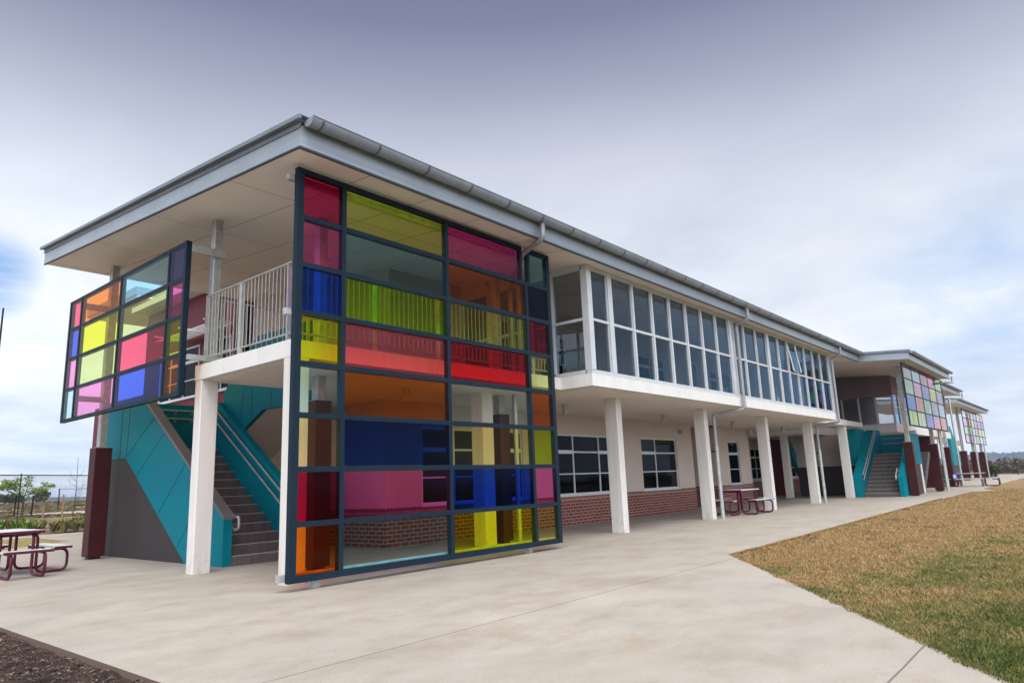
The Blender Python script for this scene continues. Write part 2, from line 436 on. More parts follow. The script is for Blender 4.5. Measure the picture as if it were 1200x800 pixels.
# pavement: one broom-finished slab round the building
pv = MB()
pv.prism([(2.30, -1.39), (2.30, 10.2), (-6, 12.6), (-6, 22.0), (5.0, 22.0), (5.67, 22.6), (7.97, 24.8), (8.1, 29.0), (-8, 29.0), (-8, 30.8), (14, 30.8),
          (14, 26), (95, 26), (95, 5.55), (60.5, 5.45), (42.8, 5.12), (39.75, 4.24), (38.6, 5.1), (30.97, 5.1), (22.3, 4.94), (14.6, 4.78),
          (10.86, 4.74), (5.14, .63)], 'z', -.16, 0)
tag(pv.build('pavement', M['concrete']), kind='structure')
# timber-coloured stained edge of the slab toward the mulch bed is the slab's own side; the bed lies 7 cm lower
def mz(x, y): return -.05+.02*math.sin(x*7.1+y*3.3)*math.sin(y*5.7-x*2)+.02*math.sin(x*19)*math.sin(y*23)
grid_sheet('mulch_bed', rng(-3, 2.3, .1), rng(1, 10.2, .1), mz, M['mulch'])
ch = MB()
for i in range(15000):
    x = 2.27-abs(random.gauss(0, 1.1)); y = random.uniform(4.2, 10.0)
    l = random.uniform(.004, .014)*(2.2 if random.random() < .07 else 1); w = l*random.uniform(.25, .6); a = random.uniform(0, 6.28); tl = random.uniform(-.5, .5)
    u = Vector((math.cos(a)*l, math.sin(a)*l, tl*l)); n = Vector((-math.sin(a)*w, math.cos(a)*w, random.uniform(-.3, .3)*w))
    c = Vector((x, y, mz(x, y)+.008+random.random()*.01)); t = Vector((0, 0, w*.5))
    ch.add([c-u-n, c+u-n*.6, c+u*.8+n, c-u*.9+n*.8, c+t], [(0, 1, 4), (1, 2, 4), (2, 3, 4), (3, 0, 4)])
M['chip'] = mk_leaf('bark_chips', [(.018, .01, .008), (.05, .028, .02), (.03, .018, .014), (.10, .065, .045), (.22, .17, .13)], .9)
tag(ch.build('bark_mulch_chips', M['chip']), kind='stuff')
# lawn
lawn_poly = [(10.86, 4.74), (14.6, 4.78), (22.3, 4.94), (30.97, 5.1), (38.6, 5.1), (39.75, 4.24), (42.8, 5.12), (60.5, 5.45), (95, 5.55), (95, -40), (2.3, -40), (2.3, -1.39), (5.14, .63)]
lw = MB(); lw.prism(lawn_poly, 'z', -.14, -.012); tag(lw.build('lawn', M['lawn']), kind='structure')
def inside(x, y, poly):
    r = False; j = len(poly)-1
    for i in range(len(poly)):
        xi, yi = poly[i]; xj, yj = poly[j]
        if (yi > y) != (yj > y) and x < (xj-xi)*(y-yi)/(yj-yi)+xi: r = not r
        j = i
    return r
gb = MB(); N = 0
gv = []; gf = []
while N < 130000:
    d = 5.0*math.exp(random.random()*2.15); a = random.uniform(-.03, .87)
    x, y = d*math.cos(a), d*math.sin(a)
    ex, ey = x+random.gauss(0, .012), y+random.gauss(0, .012)
    if y > 5.4 or not inside(ex, ey, lawn_poly): continue
    h = random.uniform(.012, .034); w = .0022+.00033*d; b = random.uniform(0, 6.28); t = random.uniform(.3, 1.5)
    dx, dy = math.cos(b), math.sin(b); k = len(gv); lean = random.uniform(0, 6.28)
    gv += [(x-dx*w, y-dy*w, -.014), (x+dx*w, y+dy*w, -.014), (x+math.cos(lean)*h*t, y+math.sin(lean)*h*t, -.012+h)]
    gf.append((k, k+1, k+2)); N += 1
# ragged rim: tufts creeping over the slab edge
rim = [(10.86, 4.74), (5.14, .63)], [(10.86, 4.74), (14.6, 4.78)], [(14.6, 4.78), (22.3, 4.94)], [(22.3, 4.94), (30.97, 5.1)]
for p, q in rim:
    Lr = math.hypot(q[0]-p[0], q[1]-p[1])
    for i in range(int(Lr*900)):
        t = random.random(); s_ = (math.sin(t*Lr*3.1)+math.sin(t*Lr*7.7+1)+math.sin(t*Lr*17+2))*.012
        x = p[0]+(q[0]-p[0])*t+random.gauss(0, .012); y = p[1]+(q[1]-p[1])*t+random.gauss(0, .012)
        nx, ny = ((q[1]-p[1])/Lr, -(q[0]-p[0])/Lr)
        if ny > 0: nx, ny = -nx, -ny
        o = random.uniform(-.035, .04)-max(0, s_); x += nx*o; y += ny*o
        h = random.uniform(.012, .03); b = random.uniform(0, 6.28); w = .0025+.0003*math.hypot(x, y); l = random.uniform(0, 6.28); k = len(gv)
        gv += [(x-math.cos(b)*w, y-math.sin(b)*w, -.006), (x+math.cos(b)*w, y+math.sin(b)*w, -.006), (x+math.cos(l)*h, y+math.sin(l)*h, h)]; gf.append((k, k+1, k+2))
gb.add(gv, gf); tag(gb.build('lawn_grass', M['blade']), kind='stuff')
# small dry lawn beyond the picnic table
l2 = MB(); l2.prism([(-8, 22.0), (5.0, 22.0), (5.67, 22.6), (7.97, 24.8), (8.1, 29.0), (-8, 29.0)], 'z', -.14, -.005)
M['lawn2'] = mk_ground('olive_dry_lawn', [(.36, (.13, .11, .03)), (.5, (.24, .18, .07)), (.64, (.30, .23, .10))], 2.2, 40, .6, .03)
tag(l2.build('grass_patch', M['lawn2']), kind='structure')
grid_sheet('garden_bed_soil', rng(-6, 24, 1.0), rng(30.8, 40.8, .5), lambda x, y: tz(x, y)+.03+.03*math.sin(x*3+y*5), M['bed'])
grid_sheet('dirt_track', rng(-30, 60, 2.5), rng(49, 53, 1.0), lambda x, y: tz(x, y)+.035, M['dirt'])
grid_sheet('far_dirt_track', rng(-30, 80, 5), [66, 69, 72], lambda x, y: tz(x, y)+.06, M['dirt'])
# dry scrub over the field
sc = MB()
for i in range(6500):
    y = random.choice((random.uniform(44, 48.5), random.uniform(53.5, 66), random.uniform(73, 130))); x = random.uniform(y*.1, y*.5)
    h = random.uniform(.05, .2)*(1 if y < 70 else 1.7); w = random.uniform(.1, .35)*(1 if y < 70 else 2.5); a = random.uniform(0, 3.14)
    z = tz(x, y)-.02; dx, dy = math.cos(a)*w, math.sin(a)*w
    sc.add([(x-dx, y-dy, z), (x+dx, y+dy, z), (x+dx*.4, y+dy*.4+.05, z+h), (x-dx*.7, y-dy*.7, z+h*.8)], [(0, 1, 2, 3)])
M['scrub'] = mk_leaf('dry_scrub', [(.05, .07, .025), (.14, .10, .05), (.22, .165, .085), (.07, .08, .03)], .9)
tag(sc.build('field_scrub', M['scrub']), kind='stuff')

# hills: forested ridges 1.2 km away, all round the visible arc
def ridge(name, r0, r1, a0, a1, hf, seed, mat, dens):
    rd = random.Random(seed); ph = [rd.uniform(0, 6.28) for _ in range(8)]
    na, nr = dens, 9; vs = []
    for i in range(na+1):
        a = a0+(a1-a0)*i/na
        h = hf(math.degrees(a))*(1+.22*math.sin(a*17+ph[0])+.16*math.sin(a*41+ph[1])+.1*math.sin(a*97+ph[2]))
        for j in range(nr+1):
            t = j/nr; r = r0+(r1-r0)*t
            z = .3+h*math.sin(min(1, t*1.25)*math.pi/2)**1.3 + (rd.uniform(-1, 1)*(.35+.07*h)+rd.random()**6*.12*h if j > 1 else 0)
            vs.append((r*math.cos(a), r*math.sin(a), z if j else -2))
    fs = [(i*(nr+1)+j, (i+1)*(nr+1)+j, (i+1)*(nr+1)+j+1, i*(nr+1)+j+1) for i in range(na) for j in range(nr)]
    mb = MB(); mb.add(vs, fs); return tag(mb.build(name, mat), kind='structure')
M['hill'] = mk_ground('hill_forest_canopy', [(.36, (.018, .03, .024)), (.5, (.035, .05, .036)), (.64, (.06, .075, .05))], .012, .12, .6, 2)
ridge('hills', 1150, 1500, R(-6), R(100), lambda d: 15.5 if d < 25 else 15.5-min(1, (d-25)/25)*9.5, 3, M['hill'], 1100)
ridge('far_hills', 1900, 2300, R(-6), R(100), lambda d: 19 if d < 25 else 19-min(1, (d-25)/25)*12, 5, M['hill'], 700)

# ------------------------------------------------------------------ front block of the school
B0 = Vector((5.4, 8.7, 0))
sb = empty('school_building', B0, 'long two storey school block with white deck slab, brick base and glazed upper gallery', 'building')
X0, X1 = 4.76, 32.0; YF, YB = 7.53, 17.9
YW = 11.80; XW = 9.70
# roof
rf = MB()
rf.prism([(YF-.02, zs(YF-.02)+.345), (YB+.06, zs(YB+.06)+.345), (YB+.06, zs(YB+.06)+.385), (YF-.02, zs(YF-.02)+.385)], 'x', X0-.05, X1+.02)
roof = rf.build('roof', M['roof'], sb)
so = MB(); so.prism([(YF+.03, zs(YF+.03)), (YB-.03, zs(YB-.03)), (YB-.03, zs(YB-.03)+.03), (YF+.03, zs(YF+.03)+.03)], 'x', X0+.03, X1-.03)
so.build('soffit', M['soffit'], sb)
fa = MB()
fa.box(X0, X1, YF, YF+.028, 5.735, 6.04)
fa.prism([(YF+.03, zs(YF+.03)), (YB, zs(YB)), (YB, zs(YB)+.27), (YF+.03, zs(YF+.03)+.27)], 'x', X0, X0+.028)
fa.prism([(YF+.03, zs(YF+.03)), (YB, zs(YB)), (YB, zs(YB)+.27), (YF+.03, zs(YF+.03)+.27)], 'x', X1-.028, X1)
fa.prism([(YB-.03, zs(YB)), (YB, zs(YB)), (YB, zs(YB)+.3), (YB-.03, zs(YB)+.3)], 'x', X0+.03, X1-.03)
fas = fa.build('fascia', M['fascia'], roof)
lp = MB()
lp.box(X0-.004, X1, YF-.006, YF+.03, 5.70, 5.733)
lp.prism([(YF+.032, zs(YF)-.022), (YB, zs(YB)-.024), (YB, zs(YB)-.002), (YF+.032, zs(YF)+.001)], 'x', X0-.004, X0+.03)
lp.build('fascia_lip', M['lip'], roof)
vg = MB()
vg.prism([(YF-.10, zs(YF-.1)+.340), (YB+.1, zs(YB+.1)+.340), (YB+.1, zs(YB+.1)+.398), (YF-.10, zs(YF-.1)+.398)], 'x', X0-.085, X0-.052)
vg.prism([(YF-.10, zs(YF-.1)+.388), (YB+.1, zs(YB+.1)+.388), (YB+.1, zs(YB+.1)+.398), (YF-.10, zs(YF-.1)+.398)], 'x', X0-.051, X0+.15)
vg.prism([(YF+.0, zs(YF)+.272), (YB+.03, zs(YB+.03)+.272), (YB+.03, zs(YB+.03)+.343), (YF+.0, zs(YF)+.343)], 'x', X0-.012, X0+.02)
vg.prism([(YF-.004, zs(YF)+.255), (YB+.02, zs(YB+.02)+.255), (YB+.02, zs(YB+.02)+.269), (YF-.004, zs(YF)+.269)], 'x', X0-.02, X0-.002)
vg.build('verge_flashing', M['roof'], roof)
def gutter(parent, xa, xb, y, zc, r=.085, step=.96, start=None):
    g = MB(); n = 10; seg = []
    for rr, flip in ((r, 0), (r-.008, 1)):
        pts = [(y+rr*math.cos(math.pi+math.pi*k/n), zc+rr*math.sin(math.pi+math.pi*k/n)) for k in range(n+1)]
        vs = [(xa, a, b) for a, b in pts]+[(xb, a, b) for a, b in pts]
        fs = [(k, n+1+k, n+2+k, k+1) if not flip else (k, k+1, n+2+k, n+1+k) for k in range(n)]
        g.add(vs, fs, 0, True)
    for xx in (xa, xb):
        pts = [(xx, y+r*math.cos(math.pi+math.pi*k/n), zc+r*math.sin(math.pi+math.pi*k/n)) for k in range(n+1)]
        g.add(pts, [tuple(range(n+1))])
    g.tube([(xa, y-r, zc), (xb, y-r, zc)], .011, 6)          # rolled bead
    s = g; x = start if start else xa+.25
    while x < xb-.1:
        pts = [(x, y+(r+.010)*math.cos(math.pi+math.pi*k/n), zc+(r+.010)*math.sin(math.pi+math.pi*k/n)) for k in range(n+1)]
        p2 = [(x+.035, b, c) for a, b, c in pts]; q1 = [(a, y+(b-y)*.93, zc+(c-zc)*.93) for a, b, c in pts]; q2 = [(a+.035, b, c) for a, b, c in q1]; m_ = n+1
        s.add(pts+p2+q1+q2, [(k, k+1, m_+k+1, m_+k) for k in range(n)]+[(k, 2*m_+k, 2*m_+k+1, k+1) for k in range(n)]+[(m_+k, m_+k+1, 3*m_+k+1, 3*m_+k) for k in range(n)], 1)
        x += step
    return g.build('gutter', [M['gutter'], M['gstrap']], parent)
gutter(roof, 4.80, X1-.02, 7.405, 6.095, r=.112, start=4.95)

# slab and columns
sl = MB()
sl.prism([(5.45, 8.70), (11.95, 8.70), (11.95, 7.89), (29.1, 7.89), (29.1, 8.70), (33.6, 8.70), (33.6, 17.5), (9.15, 17.5), (9.15, 13.4), (7.86, 13.4), (7.86, 11.65), (5.45, 11.65)], 'z', 3.145, 3.40)
slab = sl.build('floor_slab', M['slab_white'], sb)
us = MB()
us.prism([(5.62, 8.86), (12.1, 8.86), (12.1, 8.04), (28.95, 8.04), (28.95, 8.86), (33.4, 8.86), (33.4, 17.4), (9.3, 17.4), (9.3, 13.3), (7.95, 13.3), (7.95, 11.5), (5.62, 11.5)], 'z', 3.128, 3.143)
us.build('slab_lining', M['under'], sb)
def col(x0, x1, y0, y1, z1=3.144): MB().bbox(x0, x1, y0, y1, 0, z1, .012).build('column', M['white'], sb)
col(5.46, 5.76, 11.42, 11.645); col(5.455, 5.75, 8.705, 8.92)
for k in range(5): col(14.22+4.765*k, 14.45+4.765*k, 8.76, 9.1, 3.127 if k < 4 else 3.144)
col(34.3, 34.62, 11.75, 12.05, 3.2); col(10.66, 11.0, 9.82, 10.15, 3.127)
# ground floor walls: brick below, render above
W = [(10.75, 14.35, .82, 2.57), (15.85, 18.85, .82, 2.55), (20.55, 23.05, .82, 2.55), (27.55, 28.65, .82, 2.56)]
wl = MB()
wall_open(wl, 'x', YW, YW+.2, XW, 24.3, .80, 3.128, [o for o in W if o[1] < 24])
wall_open(wl, 'x', YW, YW+.2, 26.3, 29.75, .80, 3.128, [W[3]])
wl.box(XW, XW+.2, YW+.2, 17.4, .80, 3.128)
wl.box(24.1, 24.3, YW+.2, 15.7, .80, 3.128); wl.box(26.3, 26.5, YW+.2, 15.7, .80, 3.128)
wl.box(24.3, 24.75, 13.2, 13.4, 0, 3.128); wl.box(25.75, 26.3, 13.2, 13.4, 0, 3.128); wl.box(24.75, 25.75, 13.2, 13.4, 2.2, 3.128)
wl.box(29.55, 29.75, YW+.2, 15.7, .8, 3.128)
wl.build('rendered_wall', M['render'], sb)
bk = MB()
for a, b, c, d in ((XW, 24.3, YW, YW+.2), (26.3, 29.75, YW, YW+.2), (XW, XW+.2, YW+.2, 17.4), (24.1, 24.3, YW+.2, 13.4), (26.3, 26.5, YW+.2, 13.4), (29.55, 29.75, YW+.2, 14.2)):
    e = .012; bk.box(a-e, b+e, c-e, d, 0, .70)
bk.build('brick_base', M['brick'], sb)
sd = MB()
for a, b, c, d in ((XW, 24.3, YW, YW+.2), (26.3, 29.75, YW, YW+.2), (XW, XW+.2, YW+.2, 17.4), (24.1, 24.3, YW+.2, 13.4), (26.3, 26.5, YW+.2, 13.4), (29.55, 29.75, YW+.2, 14.2)):
    e = .018; sd.box(a-e, b+e, c-e, d, .702, .798)
sd.build('brick_sill_course', M['soldier'], sb)
dr = MB(); dr.box(24.8, 25.7, 13.24, 13.28, .01, 2.14); door = dr.build('door', M['door'], sb)
MB().box(24.76, 24.8, 13.18, 13.30, 0, 2.19).box(25.7, 25.745, 13.18, 13.30, 0, 2.19).box(24.8, 25.7, 13.18, 13.30, 2.142, 2.19).build('door_frame', M['alu'], door)
MB().tube([(25.58, 13.235, 1.0), (25.58, 13.19, 1.0), (25.46, 13.19, 1.0)], .011).build('door_handle', M['galv'], door)
# ground floor windows: white frames, dark panes
def window(parent, a0, a1, z0, z1, y, lights, name='window', axis='x', blinds=True, depth=.07):
    """lights: list of (share, kind) ; kind n = narrow sash with a thick transom, w = wide light with thin bars"""
    def bx(m, a, b, d0, d1, c, e):
        if axis == 'x': m.box(a, b, y+d0, y+d1, c, e)
        else: m.box(y+d0, y+d1, a, b, c, e)
    fr = MB(); g = MB(); t = .055
    bx(fr, a0+.002, a1-.002, .0, depth, z0+.002, z0+t); bx(fr, a0+.002, a1-.002, .0, depth, z1-t, z1-.002)
    bx(fr, a0+.002, a0+t, .001, depth-.001, z0+t, z1-t); bx(fr, a1-t, a1-.002, .001, depth-.001, z0+t, z1-t)
    tot = sum(s for s, k in lights); a = a0+t; span = a1-a0-2*t
    H = z1-z0; zt, zm = z0+H*.705, z0+H*.345
    for i, (s, k) in enumerate(lights):
        b = a+span*s/tot; e = b-(.024 if i < len(lights)-1 else 0); a_ = a+(.024 if i else 0)
        if i < len(lights)-1: bx(fr, b-.024, b+.024, .004, depth-.004, z0+t, z1-t)
        th = .05 if k == 'n' else .022
        bx(fr, a_, e, .008, depth-.008, zt-th, zt+th)
        bx(fr, a_, e, .014, depth-.014, zm-.016, zm+.016)
        for c, d in ((z0+t, zm-.016), (zm+.016, zt-th), (zt+th, z1-t)): bx(g, a_, e, .03, .04, c, d)
        a = b
    f = fr.build(name, M['alu'], parent)
    g.build('pane', M['glass_dark'], f)
    s = MB(); bx(s, a0-.03, a1+.03, -.055, .0, z0-.034, z0-.004); s.build('sill', M['alu'], f)
    return f
window(sb, *W[0], YW+.03, [(1.05, 'n'), (1.3, 'w'), (1.3, 'n')])
window(sb, *W[1], YW+.03, [(.82, 'n'), (1.42, 'w'), (.8, 'n')])
window(sb, *W[2], YW+.03, [(.95, 'n'), (1.5, 'w')])
window(sb, *W[3], YW+.03, [(1, 'n')])
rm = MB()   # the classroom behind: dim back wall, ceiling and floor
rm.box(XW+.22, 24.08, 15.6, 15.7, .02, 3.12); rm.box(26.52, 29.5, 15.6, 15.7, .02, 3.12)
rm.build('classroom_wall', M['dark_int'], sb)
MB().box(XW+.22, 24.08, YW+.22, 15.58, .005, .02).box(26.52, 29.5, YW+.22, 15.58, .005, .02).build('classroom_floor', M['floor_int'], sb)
MB().box(17.15, 17.42, YW+.10, YW+.105, 1.52, 1.78).build('window_notice', M['poster'], sb)
MB().box(23.25, 23.55, YW-.022, YW-.002, 2.74, 2.88).build('wall_vent', M['door'], sb)
# recess beyond: inner wall with two windows, brick base and a maroon return
rc = MB(); WR = [(35.9, 37.5, .9, 2.5), (39.6, 42.7, .9, 2.5)]
wall_open(rc, 'x', 14.2, 14.4, 29.75, 60, .8, 3.128, WR); rc.build('recess_wall', M['render'], sb)
MB().box(29.77, 60, 14.188, 14.4, 0, .8).build('recess_brick_base', M['brick'], sb)
MB().box(38.1, 38.4, 13.4, 14.18, 0, 3.12).build('maroon_return_wall', M['maroon'], sb)
for o in WR: window(sb, *o, 14.23, [(.8, 'n'), (1, 'w')] if o[0] < 38 else [(.8, 'n'), (1, 'w'), (.8, 'n')])
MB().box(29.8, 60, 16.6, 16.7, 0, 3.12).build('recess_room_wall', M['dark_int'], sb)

# upper storey: walls behind the deck and gallery
uw = MB()
UO = [(12.9, 13.9, 3.42, 5.5), (15.1, 16.4, 4.1, 5.35), (17.2, 18.1, 3.42, 5.5), (20.3, 22.4, 4.1, 5.35), (24.0, 25.0, 3.42, 5.5), (26.2, 28.2, 4.1, 5.35)]
wall_open(uw, 'x', 11.66, 11.84, XW, 33.5, 3.402, zs(11.66)+.01, UO)
uw.prism([(11.84, 3.402), (17.4, 3.402), (17.4, zs(17.4)+.01), (11.84, zs(11.84)+.01)], 'x', XW, XW+.18)
uw.build('upper_wall', M['render'], sb)
for a0, a1, z0, z1 in UO:
    if z0 < 4: 
        d = MB().box(a0+.06, a1-.06, 11.70, 11.74, z0, z1-.06).build('door', M['door'], sb)
        MB().box(a0+.002, a0+.058, 11.65, 11.75, z0, z1-.002).box(a1-.058, a1-.002, 11.65, 11.75, z0, z1-.002).box(a0+.058, a1-.058, 11.65, 11.75, z1-.058, z1-.002).build('door_frame', M['alu'], d)
        MB().box(a0+.28, a1-.28, 11.692, 11.699, z0+1.1, z0+1.75).build('vision_panel', M['glass_dark'], d)
    else: window(sb, a0, a1, z0, z1, 11.68, [(1, 'n'), (1, 'w')])
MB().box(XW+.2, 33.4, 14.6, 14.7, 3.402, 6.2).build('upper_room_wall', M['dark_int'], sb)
# glazed gallery
GY = 7.89; gz0, gz1, gt = 3.40, 5.755, 4.582
mull = [(12.86, .17), (13.86, .07), (14.77, .07), (15.67, .07), (16.58, .07), (17.5, .07), (18.42, .07), (19.38, .17),
        (20.42, .07), (21.37, .05), (22.37, .20), (23.34, .07), (24.24, .065), (25.11, .065), (25.99, .065), (26.93, .065), (27.84, .065), (28.95, .22)]
gf_ = MB(); pn = []
gf_.box(11.95, 29.1, GY, GY+.12, gz0+.001, gz0+.085); gf_.box(11.95, 29.1, GY-.004, GY+.12, 5.665, zs(GY)-.004)
gf_.box(11.95, 12.12, GY-.012, GY+.15, gz0+.086, 5.664)
prev = 12.12
def glass_bay(a, b):
    gf_.box(a, b, GY+.012, GY+.10, gt-.028, gt+.028)
    for z0, z1 in ((gz0+.085, gt-.028), (gt+.028, 5.665)):
        # slim inner sash frame
        gf_.box(a, a+.016, GY+.03, GY+.085, z0, z1); gf_.box(b-.022, b, GY+.03, GY+.085, z0, z1)
        pn.append((a+.016, b-.022, z0, z1))
for c, w in mull:
    gf_.box(c-w/2, c+w/2, GY-(.008 if w > .15 else 0), GY+.12, gz0+.086, 5.664)
    if abs(c-20.42) < .01:
        gf_.box(19.60, 19.66, GY, GY+.12, gz0+.086, 5.664)
        gf_.box(19.48, 19.60, GY+.06, GY+.10, gz0+.086, 5.664); prev = 19.66
    glass_bay(prev, c-w/2); prev = c+w/2
# return at the left end
for (c, w) in ((8.86, .10), (9.8, .08), (10.72, .08), (11.62, .08)):
    gf_.box(11.95, 12.07, c-w/2, c+w/2, gz0+.086, 5.664+.079*(c-GY))
py = GY+.152; rp = []
for (c, w) in ((8.86, .10), (9.8, .08), (10.72, .08), (11.62, .08)):
    gf_.box(11.965, 12.05, py, c-w/2, gt-.03, gt+.03); gf_.box(11.95, 12.07, py, c-w/2, gz0+.001, gz0+.085)
    gf_.prism([(py, 5.665), (c-w/2, 5.665+.0), (c-w/2, zs(c)-.004), (py, zs(py)-.004)], 'x', 11.95, 12.07)
    rp += [(py, c-w/2, gz0+.085, gt-.03), (py, c-w/2, gt+.03, 5.665)]; py = c+w/2
# right end return
gf_.box(28.98, 29.1, GY+.122, 11.64, gz0+.001, gz0+.085); gf_.box(28.98, 29.1, GY+.122, 11.64, 5.60, 5.74)
for c in (9.1, 10.4, 11.6): gf_.box(28.985, 29.095, c-.05, c+.05, gz0+.086, 5.598)
gal = gf_.build('window_wall', M['alu'], sb)
for i, (a, b, z0, z1) in enumerate(pn):
    if i == 27:      # one upper light hangs open
        zt = z1-.02; L = z1-z0-.03; ang = R(8)
        vs = []
        for yy in (0, .012):
            for xx in (a+.02, b-.02): vs += [(xx, GY+.03+yy, zt), (xx, GY+.03+yy-math.sin(ang)*L, zt-math.cos(ang)*L)]
        MB().add(vs, [(0, 1, 3, 2), (4, 6, 7, 5), (0, 4, 5, 1), (2, 3, 7, 6), (0, 2, 6, 4), (1, 5, 7, 3)]).build('pane', M['glass_gallery'], gal)
        fr = MB()
        y1, z1_ = GY+.03-math.sin(ang)*L, zt-math.cos(ang)*L
        fr.tube([(a+.01, GY+.03, zt), (a+.01, y1, z1_), (b-.01, y1, z1_), (b-.01, GY+.03, zt)], .022, 6, smooth=False)
        fr.build('open_sash', M['alu'], gal)
    else: MB().box(a, b, GY+.05, GY+.058, z0, z1).build('pane', M['glass_gallery'], gal)
for a, b, z0, z1 in rp: MB().box(12.0, 12.008, a, b, z0, z1).build('pane', M['glass_return'], gal)
MB().box(29.03, 29.038, GY+.122, 11.6, gz0+.086, 5.6).build('pane', M['glass_gallery'], gal)
# deck balustrade
def balustrade(parent, p, q, posts, bar=.105, zb=3.40, post=.07):
    p, q = Vector(p), Vector(q); L = (q-p).length; d = (q-p)/L; b = MB()
    at = lambda s, z: (p.x+d.x*s, p.y+d.y*s, z)
    b.tube([at(0, zb+1.21), at(L, zb+1.21)], .021, 8); b.tube([at(0, zb+.12), at(L, zb+.12)], .017, 6)
    n = int(L/bar)
    for i in range(1, n): b.tube([at(L*i/n, zb+.12), at(L*i/n, zb+1.2)], .0085, 5, cap=False)
    o = b.build('balustrade', M['balu'], parent)
    for s in posts:
        x, y, _ = at(s, 0); h = post/2
        MB().box(x-h, x+h, y-.012, y+.012, zb+.001, zb+1.19).build('post', M['galv'], o)
    return o
balustrade(sb, (5.55, 8.80, 0), (11.86, 8.80, 0), (.06, 1.47, 2.9, 4.3, 5.6, 6.25), post=.08)
b2 = balustrade(sb, (5.53, 8.86, 0), (5.53, 11.52, 0), (.08, 2.6))
MB().box(5.50, 5.55, 10.28, 10.36, 3.401, 4.59).build('post', M['galv'], b2)
balustrade(sb, (5.75, 11.58, 0), (7.7, 11.58, 0), (.1, 1.85))
# posts: galvanised shaft on a brown plinth
def post(parent, x, y, zp, ztop, w=.17, pw=.32, zfrom=None):
    if zp:
        pl = MB().bbox(x-pw/2, x+pw/2, y-pw/2, y+pw/2, .05, zp, .012)
        pl.box(x-pw/2+.06, x+pw/2-.06, y-pw/2+.06, y+pw/2-.06, 0, .05); pl = pl.build('post_plinth', M['brown'], parent)
        MB().box(x-pw/2+.01, x+pw/2-.01, y-pw/2+.01, y+pw/2-.01, zp+.001, zp+.012).build('plinth_cap', M['galv'], pl)
        zfrom = zp+.012
    MB().bbox(x-w/2, x+w/2, y-w/2, y+w/2, zfrom, ztop, .01).build('steel_post', M['galv'], parent)
post(sb, 5.66, 11.53, 0, zs(11.53)-.002, .15, zfrom=3.402)
post(sb, 6.76, 9.95, 2.70, 3.127); post(sb, 6.76, 9.95, 0, zs(9.95)-.002, zfrom=3.402)
post(sb, 11.42, 10.02, 2.70, 3.127); post(sb, 11.42, 10.02, 0, zs(10.02)-.002, zfrom=3.402)
post(sb, 5.86, 16.74, 2.32, zs(16.74)-.002, .16, .34)
# rear half of the building: maroon wall, windows and sunhood
mw = MB()
WM = [(18.6, 20.05, 4.14, 5.72), (20.5, 23.2, 4.14, 5.72)]
wall_open(mw, 'y', XW, XW+.2, 18.2, 24.4, 3.0, 6.9, WM)
mw.prism([(18.2, 6.9), (24.4, 6.9), (24.4, 7.30), (18.2, 7.30)], 'x', XW, XW+.2)
mw.box(XW+.2, 33, 24.2, 24.4, 0, 7.25); mw.box(XW+.02, XW+.2, 17.55, 24.4, 0, 2.998)
mw.build('maroon_wall', M['maroon'], sb)
MB().box(XW+.3, 12.9, 24.41, 29.5, 0, 4.62).build('rear_terrace_wall', M['maroon'], sb)
MB().box(9.3, 12.9, 24.42, 28.8, 7.95, 8.0).build('rear_terrace_soffit', M['soffit'], sb)
MB().box(9.25, 12.95, 24.41, 28.9, 8.01, 8.3).build('rear_terrace_roof', M['fascia'], sb)
MB().box(12.6, 12.8, 28.4, 28.6, 4.62, 7.94).build('steel_post', M['galv'], sb)
for o in WM: window(sb, *o, XW-.01, [(.55, 'n'), (1, 'w')] if o[0] < 20 else [(1, 'n'), (1, 'n'), (.8, 'w')], axis='y')
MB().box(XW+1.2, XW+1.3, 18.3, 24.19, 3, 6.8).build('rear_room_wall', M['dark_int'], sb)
MB().prism([(17.98, 7.32), (24.4, 7.32), (24.4, 7.5), (17.98, 7.5)], 'x', XW-.55, 33).build('rear_roof', M['alu'], sb)
sh = MB()
for i in range(9):
    x = XW-.08-.09*i; z = 5.98-.012*i
    sh.add([(x, 18.5, z), (x, 21.6, z), (x-.075, 21.6, z-.05), (x-.075, 18.5, z-.05), (x, 18.5, z+.012), (x, 21.6, z+.012), (x-.075, 21.6, z-.038), (x-.075, 18.5, z-.038)],
           [(0, 1, 2, 3), (4, 7, 6, 5), (0, 4, 5, 1), (2, 6, 7, 3), (0, 3, 7, 4), (1, 5, 6, 2)])
for y in (18.5, 20.0, 21.6): sh.box(XW-.9, XW-.002, y-.02, y+.02, 5.99, 6.03)
sh.build('window_sunhood', M['alu'], sb)
# downpipes
def pipe(parent, pts, r=.045, mat='pipe', bends=.09):
    return MB().tube(fillet(pts, bends), r, 12).build('downpipe', M[mat], parent)
pipe(sb, [(9.88, 7.43, 5.99), (9.88, 7.43, 5.70), (10.04, 8.05, 5.585), (11.60, 9.72, 5.50), (11.60, 9.72, 3.41)], .05)
pipe(sb, [(11.60, 9.72, 3.127), (11.60, 9.72, 0)], .055, 'pipe_galv')
for xg, xc in ((19.66, 19.36), (28.98, 28.86)):
    pipe(sb, [(xg, 7.43, 5.99), (xg, 7.43, 5.66), (xg, 7.80, 5.56), (xg, 7.80, 3.06), (xc, 8.64, 2.96), (xc, 8.64, 2.05)], .05, 'pipe')
    dp = MB().tube([(xc, 8.64, 2.05), (xc, 8.64, 0)], .056, 12).build('downpipe', M['pipe_galv'], sb)
    bb = MB()
    for z in (2.62, 1.9, .42): bb.box(xc-.10, xc+.02, 8.69, 8.758, z-.02, z+.02)
    bb.build('pipe_bracket', M['black'], dp)

